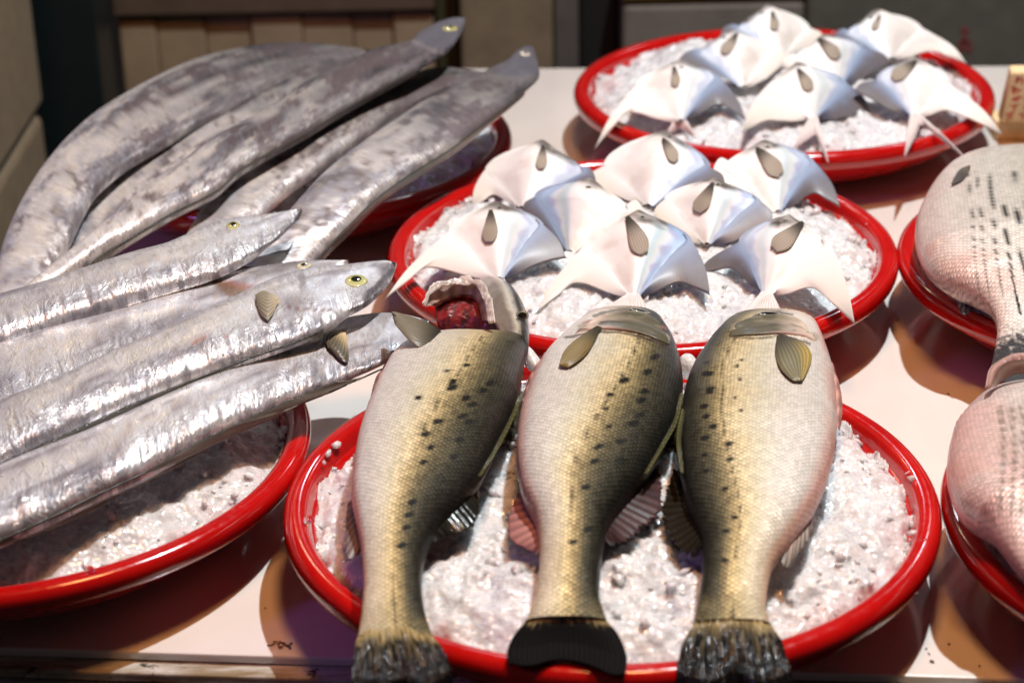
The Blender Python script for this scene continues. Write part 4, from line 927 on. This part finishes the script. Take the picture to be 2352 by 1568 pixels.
# ---- pomfrets
def pomfret(label, group, d):
    Nn, T, WL, tL, aL, WR, tR, aR = [np.array(d[k], float) for k in ('N', 'T', 'WL', 'tL', 'aL', 'WR', 'tR', 'aR')]
    N0 = Nn; Nn = Nn+(T-Nn)*.03
    back = d['back']; zn, zt = d.get('z', (.098, .066)); seed = int(Nn[0]*3+Nn[1]) % 997
    def zpx(p):
        ax = T-Nn; b_ = ((p-Nn)@ax)/(ax@ax); return zn+(zt-zn)*np.clip(b_, -.1, 1.25)
    U = lambda p: unp(p[0], p[1], zpx(np.asarray(p, float)))
    n, m = 96, 112
    axp = T-Nn; nrm = np.array((-axp[1], axp[0]))/np.linalg.norm(axp); nrm = nrm if nrm[0] > 0 else -nrm
    ln2 = axp@axp
    def prof(W, b_):
        bw = np.clip(((W-Nn)@axp)/ln2, .25, .8); ww = abs((W-Nn)@nrm); ped = 11.*np.linalg.norm(axp)/190
        sn_ = np.sin(np.pi/2*np.clip(b_/bw, 0, 1)); a = ww*(.70*sn_**1.1+.30*sn_**.45)
        q = np.clip((b_-bw)/(1-bw), 0, 1); c_ = ped+(ww-ped)*(1-q)**.95*(1-.12*np.sin(np.pi*q))
        return np.where(b_ < bw, a, c_), bw
    b_ = (np.linspace(0, 1, n)**1.5)
    pL, bwL = prof(WL, b_); pR, bwR = prof(WR, b_)
    k = np.ones(7)/7; s_ = lambda a: np.concatenate((a[:3], np.convolve(a, k, 'valid'), a[-3:]))
    pL, pR = s_(pL), s_(pR)
    Cp = Nn+axp*b_[:, None]; Lp, Rp = Cp-nrm*pL[:, None], Cp+nrm*pR[:, None]
    zc = zn+(zt-zn)*b_
    Lw = np.array([unp(p[0], p[1], z) for p, z in zip(Lp, zc)]); Rw = np.array([unp(p[0], p[1], z) for p, z in zip(Rp, zc)]); Cw = np.array([unp(p[0], p[1], z) for p, z in zip(Cp, zc)])
    wid = np.linalg.norm(Rw-Lw, axis=1).max()
    th = .150*wid*(np.sin(np.pi*np.clip(b_*.95+.01, 0, 1)**.74)**.9); th = np.maximum(th, .0018)
    th = np.minimum(th, .30*np.linalg.norm(Rw-Lw, axis=1)/2+.0012)
    a = np.linspace(0, 2*np.pi, m+1); ca, sa = np.cos(a), np.sin(a)
    side = -np.sign(ca)*np.abs(ca)**.9; upv = np.sign(sa+1e-9)*.5*(1+np.cos(np.pi*side))
    V = np.where(side[None, :, None] < 0, Cw[:, None]+(Lw-Cw)[:, None]*(-side[None, :, None]), Cw[:, None]+(Rw-Cw)[:, None]*side[None, :, None])
    V = V+np.array((0, 0, 1.))*(th[:, None]*upv[None])[..., None]
    V = V.reshape(-1, 3); m1 = m+1; v = np.repeat(side[None], n, 0).ravel(); bb = np.repeat(b_, m1); up = np.repeat(upv[None], n, 0).ravel()
    dor = v*back; nz = fbm(V, 60, 4, seed)-.5; nz2 = fbm(V, 400, 3, seed+2)-.5
    w_ = dor+.10*nz
    white = np.tile((.83, .81, .78), (len(V), 1)); c = mix(white, (.88, .88, .885), sstep(-.3, .3, w_))
    tone = d.get('tone', 1.)
    c = mix(c, (.42, .60, .68), tone*.65*sstep(.20, .40, w_)*(1-sstep(.45, .6, w_))); c = mix(c, (.66, .68, .60), tone*.4*sstep(.40, .50, w_)*(1-sstep(.52, .6, w_)))
    c = mix(c, (.30, .46, .68), tone*.75*sstep(.45, .76, w_)); c = mix(c, (.36, .38, .58), tone*.5*sstep(.62, .70, w_+.1*np.sin(bb*30))*(1-sstep(.72, .8, w_)))
    eg = sstep(.25, .6, bb)
    c = mix(c, (.25, .33, .47), sstep(.62, .97, dor)*eg); c = mix(c, (.14, .16, .24), .7*sstep(.82, .97, w_)*(1-eg))
    c = mix(c, (.82, .80, .775), sstep(.6, .95, -dor)*eg)
    hd = 1-sstep(.20, .32, bb+.20*np.abs(v-.15*back)+.20*nz); c = mix(c, (.045, .043, .042), 1.*hd*(.7+.45*sstep(.35, .6, fbm(V, 130, 3, seed+6))))
    c = mix(c, (.34, .31, .28), .45*(1-sstep(.20, .42, bb+.25*np.abs(v))))
    # gill slit, a thin arc behind the head
    arc = bb-(.17+.16*v*v); c = mix(c, (.25, .20, .19), .4*(1-sstep(.006, .018, np.abs(arc)))*(np.abs(v) < .5))
    # radiating muscle lines toward the tail
    c = c*(1-.03*sstep(.45, .9, bb)*(.5+.5*np.cos(v*18+6*nz)))[:, None]*(.93+.14*fbm(V, 85, 4, seed+40))[:, None]
    c = mix(c, (.62, .52, .46), .35*sstep(.56, .70, fbm(V, 55, 3, seed+50))*(1-sstep(-.2, .3, w_)))
    V[:, 2] += .0014*nz*(up > 0)
    t = thing('pomfret', label, 'fish', (V[:, 0].mean(), V[:, 1].mean(), .06), group)
    F = grid_faces(n, m1)
    mesh_obj('body', V, F, M_POM, t, col=np.concatenate((np.clip(c, 0, 1), np.zeros((len(V), 1))), 1), uv=attach_uv(V, n, m1))
    bv = bvh_of(V, F)
    # long swept fins, one on each edge
    for (W, tip, arcp, wp, sgn, bw) in ((WL, tL, aL, Lw, -1, bwL), (WR, tR, aR, Rw, 1, bwR)):
        isback = (sgn == back)
        i0 = int(np.argmin(np.abs(b_-bw*.72))); base = wp[i0:n-1]; base = base+(Cw[i0:n-1]-base)*.10
        mm, nn = 70, 22
        base = smooth_curve(base[::max(1, len(base)//12)], mm)
        # edge: tip -> arc -> root of the tail
        outer = smooth_curve([U(tip), U((tip*.5+arcp*.5)+np.array((0, -3))), U(arcp), U(arcp*.45+T*.55), np.array(base[-1])], mm)
        lead = smooth_curve([base[0], U(W)+np.array((0, 0, .0)), U(W*.45+tip*.55+np.array((sgn*7, -5))), U(tip)], nn)
        G = np.zeros((nn, mm, 3)); s = np.linspace(0, 1, mm)[:, None]
        for i in range(nn):
            u = i/(nn-1); st = base*(1-u)+outer*u
            G[i] = st+(lead[i]-st[0])*(1-s)**2.2
        T_, S_ = np.meshgrid(np.linspace(0, 1, nn), s[:, 0], indexing='ij'); P_ = G.reshape(-1, 3)
        G[..., 2] += .00002*np.cos(S_*150)-.0035*T_**2; P_ = G.reshape(-1, 3)
        tf, sf_ = T_.ravel(), S_.ravel(); g = fbm(P_, 120, 3, seed+5)
        if isback:
            cc = mix(np.tile((.18, .22, .32), (len(P_), 1)), (.13, .125, .14), sstep(.1, .7, tf+.3*(g-.5))); cc = mix(cc, (.05, .055, .10), sstep(.72, .95, sf_)*.8)
            cc = mix(cc, (.12, .11, .11), .7*sstep(.45, .6, g)*sstep(.4, .9, tf))
        else:
            cc = mix(np.tile((.80, .775, .745), (len(P_), 1)), (.70, .63, .50), .55*sstep(.2, .9, tf)*(1-sf_)); cc = mix(cc, (.30, .30, .31), .75*sstep(.72, 1, tf)*(1-sstep(.0, .35, sf_)))
            cc = mix(cc, (.35, .30, .28), .5*sstep(.93, 1, tf)*sstep(.45, .6, g))
        cc = cc*(.98+.02*np.cos(sf_*150))[:, None]
        cc = mix(cc, (.25, .33, .47) if isback else (.82, .80, .775), 1-sstep(.0, .35, tf))
        o = mesh_obj('dorsal_fin' if isback else 'anal_fin', P_, grid_faces(nn, mm), M_POM, t, col=np.clip(cc, 0, 1), uv=attach_uv(P_, nn, mm))
        md = o.modifiers.new('thick', 'SOLIDIFY'); md.thickness = .0012; md.offset = -1
    # forked tail
    if 'tail' in d:
        a1, a2, nt_ = [np.array(p, float) for p in d['tail']]; zt2 = zt-.006; zz = d.get('ztail', zt-.010)
        ped = nrm*9
        A = [unp(*(T-ped-axp*.05), zt), unp(*(T-axp*.05), zt+.001), unp(*(T+ped-axp*.05), zt)]
        B = [unp(*a1, zz), unp(*(a1*.4+nt_*.6), zz), unp(*nt_, zz+.002), unp(*(a2*.4+nt_*.6), zz), unp(*a2, zz)]
        sheet('tail_fin', A, B, 24, 60, M_POM, t, 0, 0, lambda T_, S_, P_: mix(np.tile((.76, .66, .63), (len(T_), 1)), (.42, .36, .38), sstep(.55, 1, T_)*.7), 15, .0004, .001, .001, world=True)
    if 'pf' in d:
        r, e = [np.array(p, float) for p in d['pf']]; ax_ = e-r; pn = np.array((-ax_[1], ax_[0]))/np.linalg.norm(ax_); wd = np.linalg.norm(ax_)*.27
        leaf('pectoral_fin', [r+pn*wd*.15, r+ax_*.3+pn*wd*.55, r+ax_*.75+pn*wd, e+pn*wd*.55], [r-pn*wd*.15, r+ax_*.3-pn*wd*.5, r+ax_*.7-pn*wd*.7, e-pn*wd*.15], zn+.01, None, (.045, .04, .036), (.34, .30, .245), mt=M_PFIN, ray=7, bow=.0003, thick=.0003, rh=.00003, rc=.20, rag=.10, seed=seed)(t, bv)
    ey = surf(Nn[0]+back*9, Nn[1]+12, bv, 0, -1)
    if ey[2] > 0: eye(t, Nn[0]+back*9, Nn[1]+12, .0026, bv, ring=(.10, .10, .10), zdef=zn)
GM = 'silver-white pomfrets fanned out on the middle tray'; GR = 'silver-white pomfrets fanned out on the back right tray'
mid = [
 ('white pomfret at the far left of the back row on the middle tray', dict(N=(1250, 324), T=(1200, 478), WL=(1112, 392), tL=(1083, 470), aL=(1135, 438), WR=(1355, 388), tR=(1366, 430), aR=(1285, 450), back=1, tone=.8, pf=((1247, 338), (1246, 392)), z=(.090, .062))),
 ('white pomfret heading the middle tray, centre of its back row', dict(N=(1530, 298), T=(1490, 472), WL=(1385, 380), tL=(1338, 418), aL=(1415, 440), WR=(1632, 385), tR=(1668, 418), aR=(1575, 446), back=1, tone=.9, pf=((1522, 322), (1556, 372)), z=(.100, .070))),
 ('white pomfret at the right of the back row, grey fin pointing at the rear tray', dict(N=(1752, 321), T=(1786, 486), WL=(1655, 362), tL=(1640, 405), aL=(1705, 440), WR=(1872, 376), tR=(1930, 468), aR=(1866, 436), back=1, tone=1., pf=((1738, 344), (1795, 402)), z=(.094, .064))),
 ('white pomfret in the second row, blue edge facing left', dict(N=(1362, 413), T=(1310, 578), WL=(1225, 452), tL=(1200, 480), aL=(1245, 525), WR=(1462, 462), tR=(1480, 510), aR=(1392, 545), back=-1, tone=1.2, z=(.096, .066))),
 ('white pomfret in the second row with a bright blue right shoulder', dict(N=(1640, 408), T=(1624, 560), WL=(1525, 458), tL=(1502, 496), aL=(1560, 536), WR=(1748, 465), tR=(1776, 502), aR=(1690, 545), back=1, tone=1.15, pf=((1638, 424), (1606, 492)), z=(.098, .068))),
 ('front-row pomfret at the left, its pale fin hanging over the tray lip', dict(N=(1138, 461), T=(1146, 640), WL=(1030, 532), tL=(882, 678), aL=(985, 604), WR=(1250, 520), tR=(1300, 584), aR=(1222, 603), back=1, tone=.9, pf=((1128, 486), (1130, 560)), tail=((1105, 700), (1180, 700), (1146, 680)))),
 ('front-row pomfret in the middle with strong blue shading, behind the middle sea bass', dict(N=(1467, 481), T=(1456, 680), WL=(1345, 560), tL=(1229, 710), aL=(1325, 639), WR=(1590, 556), tR=(1632, 668), aR=(1556, 640), back=1, tone=1.4, pf=((1442, 502), (1484, 584)), tail=((1326, 758), (1498, 732), (1420, 735)), ztail=.068)),
 ('front-row pomfret at the right with its grey fin flung to the left', dict(N=(1815, 490), T=(1760, 676), WL=(1695, 556), tL=(1597, 622), aL=(1682, 607), WR=(1905, 556), tR=(1965, 736), aR=(1868, 652), back=-1, tone=.75, pf=((1842, 515), (1782, 580)), tail=((1672, 768), (1802, 735), (1735, 735)), ztail=.068)),
]
rear = [
 ('topmost pomfret of the rear tray, left one of the back pair', dict(N=(1757, 15), T=(1797, 131), WL=(1682, 55), tL=(1656, 78), aL=(1722, 110), WR=(1862, 66), tR=(1890, 88), aR=(1842, 106), back=-1, tone=.7, pf=((1772, 30), (1782, 72)), z=(.108, .078))),
 ('rearmost pomfret at the right, tan fin arching over the ice', dict(N=(2008, 26), T=(2046, 136), WL=(1934, 66), tL=(1918, 92), aL=(1975, 115), WR=(2120, 68), tR=(2222, 140), aR=(2136, 111), back=-1, tone=.7, pf=((2020, 38), (2008, 72)), z=(.104, .076))),
 ('pomfret of the rear tray, left one of the middle pair', dict(N=(1671, 71), T=(1708, 199), WL=(1596, 112), tL=(1556, 142), aL=(1632, 172), WR=(1778, 112), tR=(1808, 138), aR=(1762, 172), back=-1, tone=.7, pf=((1692, 80), (1664, 128)), z=(.100, .072))),
 ('pomfret of the rear tray, right one of the middle pair', dict(N=(1890, 82), T=(1928, 198), WL=(1818, 124), tL=(1796, 144), aL=(1855, 178), WR=(1984, 112), tR=(2046, 137), aR=(2000, 162), back=1, tone=.6, pf=((1880, 92), (1928, 132)), z=(.100, .072))),
 ('front left pomfret of the rear tray, grey fin curling to a dark hook', dict(N=(1556, 139), T=(1563, 277), WL=(1460, 196), tL=(1366, 334), aL=(1442, 249), WR=(1652, 180), tR=(1714, 270), aR=(1650, 233), back=1, tone=.7, pf=((1548, 156), (1556, 202)), tail=((1530, 310), (1598, 318), (1562, 296)), z=(.094, .066))),
 ('front centre pomfret of the rear tray, tail fork against the ice', dict(N=(1826, 147), T=(1870, 272), WL=(1755, 204), tL=(1706, 296), aL=(1766, 268), WR=(1948, 196), tR=(1998, 252), aR=(1942, 262), back=1, tone=.8, pf=((1832, 162), (1864, 208)), tail=((1822, 342), (1902, 374), (1874, 310)), z=(.094, .066), ztail=.060)),
 ('front right pomfret of the rear tray, both tail tips hanging over the red lip', dict(N=(2096, 129), T=(2100, 266), WL=(2012, 182), tL=(1962, 200), aL=(2034, 238), WR=(2185, 198), tR=(2303, 302), aR=(2178, 246), back=-1, tone=.6, pf=((2104, 144), (2052, 188)), tail=((2078, 360), (2222, 368), (2118, 286)), z=(.094, .066), ztail=.060)),
]
for l, d in mid: pomfret(l, GM, d)
for l, d in rear: pomfret(l, GR, d)

# ---- the two fish cut by the right edge
def bream(label, left, right, zpt, tpt, seed, tailrow, extra, cols, nose, fins=(), name='striped_bass', pinky=.3):
    nL, mA = 260, 150; y0, y1 = left[0][1], left[-1][1]
    Lc = smooth_curve(left, nL); Rc = smooth_curve(right, nL)
    s0 = np.linspace(0, 1, nL); zz = interp([p[0] for p in zpt], [p[1] for p in zpt], s0); tt = interp([p[0] for p in tpt], [p[1] for p in tpt], s0)
    Lw = np.array([unp(a[0], a[1], z) for a, z in zip(Lc, zz)]); Rw = np.array([unp(a[0], a[1], z) for a, z in zip(Rc, zz)])
    V, v, up = loft(Lw, Rw, tt*.8, mA, .82); m = mA+1; F = grid_faces(nL, m); pp = proj(V)
    nz = fbm(V, 50, 4, seed)-.5; nz2 = fbm(V, 420, 3, seed+3)-.5
    c = np.stack([np.interp(v+.12*nz, [-1, -.7, -.3, .1, .5, 1], np.array(cols)[:, q]) for q in range(3)], -1)
    c = mix(c, (.72, .25, .18), pinky*sstep(.50, .66, fbm(V, 18, 3, seed+5))*(1-sstep(-.5, .1, v)))
    c, al = extra(c, pp, V, v, nz2, np.repeat(s0, m))
    t = thing(name, label, 'fish', (V[:, 0].mean(), V[:, 1].mean(), .06))
    mesh_obj('body', V, F, M_BREAM, t, col=np.concatenate((np.clip(c, 0, 1), al[:, None]), 1), uv=attach_uv(V, nL, m))
    bv = bvh_of(V, F)
    for f in fins: f(t, bv)
    return t, bv
def exD(c, pp, V, v, nz2, s):
    for i, x in enumerate((2236, 2256, 2284, 2312, 2340, 2368, 2400, 2430)):
        ln = [(x-14, 395), (x-4, 470), (x, 540), (x+4+i*1.2, 600), (x+12+i*2, 660), (x+26+i*2, 720)]
        d, t = polydist(pp, smooth_curve(ln, 20)); dash = .45+.55*(np.sin(pp[:, 1]*.80+i) > -.5) if i < 3 else 1.
        c = mix(c, (.03, .028, .02), (1-sstep(1.0+.3*i, 3.0+.4*i, d+3*nz2))*dash*(.9+.06*min(i, 4))*(1-.9*sstep(.75, .95, t)*(i < 3)))
    c = mix(c, (.03, .028, .03), sstep(.84, .91, s+.12*nz2)); c = mix(c, (.10, .09, .07), 1-sstep(.0, .06, s))
    c = mix(c, (.70, .38, .30), .5*(1-sstep(.04, .14, s))*(v < -.2)); return c, sstep(.05, .12, s)*(1-sstep(.82, .9, s))
D_l = [(2310, 366), (2262, 367), (2225, 372), (2188, 388), (2150, 422), (2120, 470), (2103, 520), (2106, 572), (2134, 620), (2178, 652), (2225, 672), (2262, 695), (2284, 728), (2290, 762), (2284, 805), (2276, 845), (2270, 880)]
D_r = [(2330, 366), (2400, 360), (2450, 366), (2510, 388), (2560, 425), (2600, 470), (2622, 520), (2620, 575), (2585, 625), (2540, 660), (2500, 688), (2470, 712), (2452, 735), (2450, 765), (2462, 805), (2480, 845), (2500, 880)]
bream('large silver fish with rows of black dashes down its side, cut by the right edge', D_l, D_r, [(0, .066), (.12, .078), (.5, .084), (.8, .074), (1, .060)], [(0, .003), (.06, .010), (.2, .026), (.5, .034), (.72, .022), (.86, .010), (1, .002)], 401, None, exD,
      [(.70, .50, .43), (.88, .79, .71), (.90, .86, .77), (.74, .70, .60), (.40, .38, .30), (.16, .15, .12)], None,
      [fin('anal_fin', [(2190, 655), (2215, 672), (2250, 690)], [(2186, 662), (2200, 700), (2214, 724), (2236, 712), (2256, 700)], .068, .062, (.10, .09, .12), (.03, .03, .06), 9),
       leaf('pectoral_fin', [(2228, 385), (2206, 395), (2192, 415), (2186, 428)], [(2228, 387), (2222, 405), (2208, 420), (2188, 430)], .1, None, (.14, .12, .09), (.07, .06, .05), ray=5, bow=.002)])
def exE(c, pp, V, v, nz2, s):
    for i, x in enumerate((2296, 2322, 2346, 2372, 2400)):
        ln = [(x, 935), (x+6, 990), (x+8, 1060), (x+4, 1120), (x, 1180)]
        d, t = polydist(pp, smooth_curve(ln, 20)); dash = .5+.5*(np.sin(pp[:, 1]*.32+i*2) > 0)
        c = mix(c, (.16, .13, .09), (1-sstep(3, 8, d+12*nz2))*dash*.75)
    g = fbm(V, 90, 3, 8); c = mix(c, (.22, .19, .16), .6*(1-sstep(.04, .22, s+.2*(g-.5)))*sstep(-.5, -.1, v)); c = mix(c, (.10, .09, .09), .75*sstep(.80, .95, s+.1*(g-.5)))
    return c, sstep(.05, .12, s)*(1-sstep(.85, .93, s))
E_l = [(2318, 892), (2288, 900), (2252, 918), (2220, 952), (2190, 1000), (2176, 1055), (2178, 1108), (2200, 1158), (2240, 1188), (2274, 1213), (2302, 1252), (2335, 1300), (2375, 1350), (2410, 1400)]
E_r = [(2350, 888), (2400, 888), (2450, 900), (2500, 925), (2545, 975), (2580, 1030), (2600, 1085), (2600, 1140), (2585, 1190), (2560, 1235), (2530, 1280), (2515, 1325), (2510, 1370), (2515, 1420)]
tE, bvE = bream('pinkish silver fish at the lower right edge with lifted pink gill flap', E_l, E_r, [(0, .070), (.2, .080), (.6, .082), (1, .064)], [(0, .002), (.08, .010), (.25, .028), (.55, .034), (.8, .018), (1, .004)], 402, None, exE,
      [(.68, .44, .39), (.80, .66, .60), (.82, .75, .69), (.76, .71, .62), (.50, .46, .38), (.25, .23, .2)], None,
      [fin('anal_fin', [(2270, 1208), (2300, 1245), (2345, 1308)], [(2268, 1214), (2296, 1256), (2336, 1312), (2352, 1330)], .066, .063, (.12, .10, .11), (.05, .05, .06), 8, mt=M_WETFIN),
       fin('pelvic_fin', [(2228, 938), (2208, 968), (2192, 1000)], [(2218, 942), (2200, 965), (2188, 998)], .082, .076, (.60, .26, .24), (.5, .2, .2), 4)], name='silver_bream', pinky=.28)
def flapc(T_, S_, P_):
    c = mix(np.tile((.40, .25, .21), (len(T_), 1)), (.24, .12, .10), .5+.5*np.sin(T_*14+3*S_)); return mix(c, (.62, .45, .40), (1-sstep(.02, .14, T_)))
lump('gill_cover', [[(2264, 884), (2272, 850), (2300, 826), (2340, 814), (2400, 812)], [(2272, 888), (2284, 862), (2312, 842), (2350, 832), (2400, 832)], [(2290, 886), (2300, 876), (2325, 862), (2355, 856), (2400, 856)]], tE, M_FLESH, flapc, [.108, .106, .098], .004, rough=.003, seed=6)

# ---------------------------------------------------------------- scraps and drips on the table
for i, (px, py, s) in enumerate(((2180, 1478, .0016), (2134, 1500, .0012), (2142, 1518, .0016), (2250, 1528, .0014), (2178, 904, .0012), (610, 1395, .0009), (650, 1375, .0009), (2055, 1545, .0009), (2128, 1488, .001))):
    o = one_mesh('fish_scrap', unp(px, py, .0006), s, M_SPECK, 60+i, ['dark scrap', 'brown fleck', 'black crumb', 'dark fleck', 'brown crumb', 'tiny dark speck', 'tiny brown speck', 'small dark grain', 'small brown grain'][i]+' on the white table '+['below the gap between the two right-hand front trays', 'left of the largest scrap near the front edge', 'in the bright wedge at the front edge', 'in the shade of the lower right tray', 'by the shadow tip under the striped fish tray', 'in the shade left of the centre tray', 'right of the bright wedge at lower left', 'at the bottom edge, right of the centre tray', 'in the bright wedge, upper of a pair'][i], 'scrap', 'scraps scattered on the table', .3)
M_WATER, nt, b = mat('water'); b.inputs['Transmission Weight'].default_value = 1; b.inputs['IOR'].default_value = 1.33; b.inputs['Roughness'].default_value = .02; b.inputs['Base Color'].default_value = (1, .97, .94, 1)
V = []; F = []
pts = [(622, 1480, .0022), (634, 1478, .0024), (645, 1483, .003), (656, 1479, .0034), (667, 1476, .003), (664, 1486, .0024)]
acc_v, acc_f, off = [], [], 0
for i, (x, y, s) in enumerate(pts):
    vv, ff = chunks(np.array([unp(x, y, .0004)]), np.array([s]), 300+i); vv[:, 2] = .0004+np.maximum(vv[:, 2]-.0004, -.0003)*.35
    acc_v.append(vv); acc_f.append(ff+off); off += len(vv)
o = mesh_obj('water_drops', np.vstack(acc_v), np.vstack(acc_f), M_WATER); tag(o, 'small puddle of water drops on the table near the front edge', 'water')

acc_v, acc_f, off = [], [], 0; rg = np.random.default_rng(91)
for i in range(150):
    k = ('front_left', 'centre', 'right', 'front_right', 'middle')[i % 5]; cx, cy = TR[k]; a = rg.random()*6.283; r_ = .1895+.006*rg.random(); s_ = .0006+.0012*rg.random()**2
    vv, ff = chunks(np.array([(cx+r_*math.cos(a), cy+r_*math.sin(a), .0556)]), np.array([s_]), 500+i); vv[:, 2] = .0554+np.maximum(vv[:, 2]-.0556, -.0004)*.6
    acc_v.append(vv); acc_f.append(ff+off); off += len(vv)
o = mesh_obj('water_beads', np.vstack(acc_v), np.vstack(acc_f), M_WATER); tag(o, 'tiny beads of meltwater scattered on the red tray lips', 'water', kind='stuff')
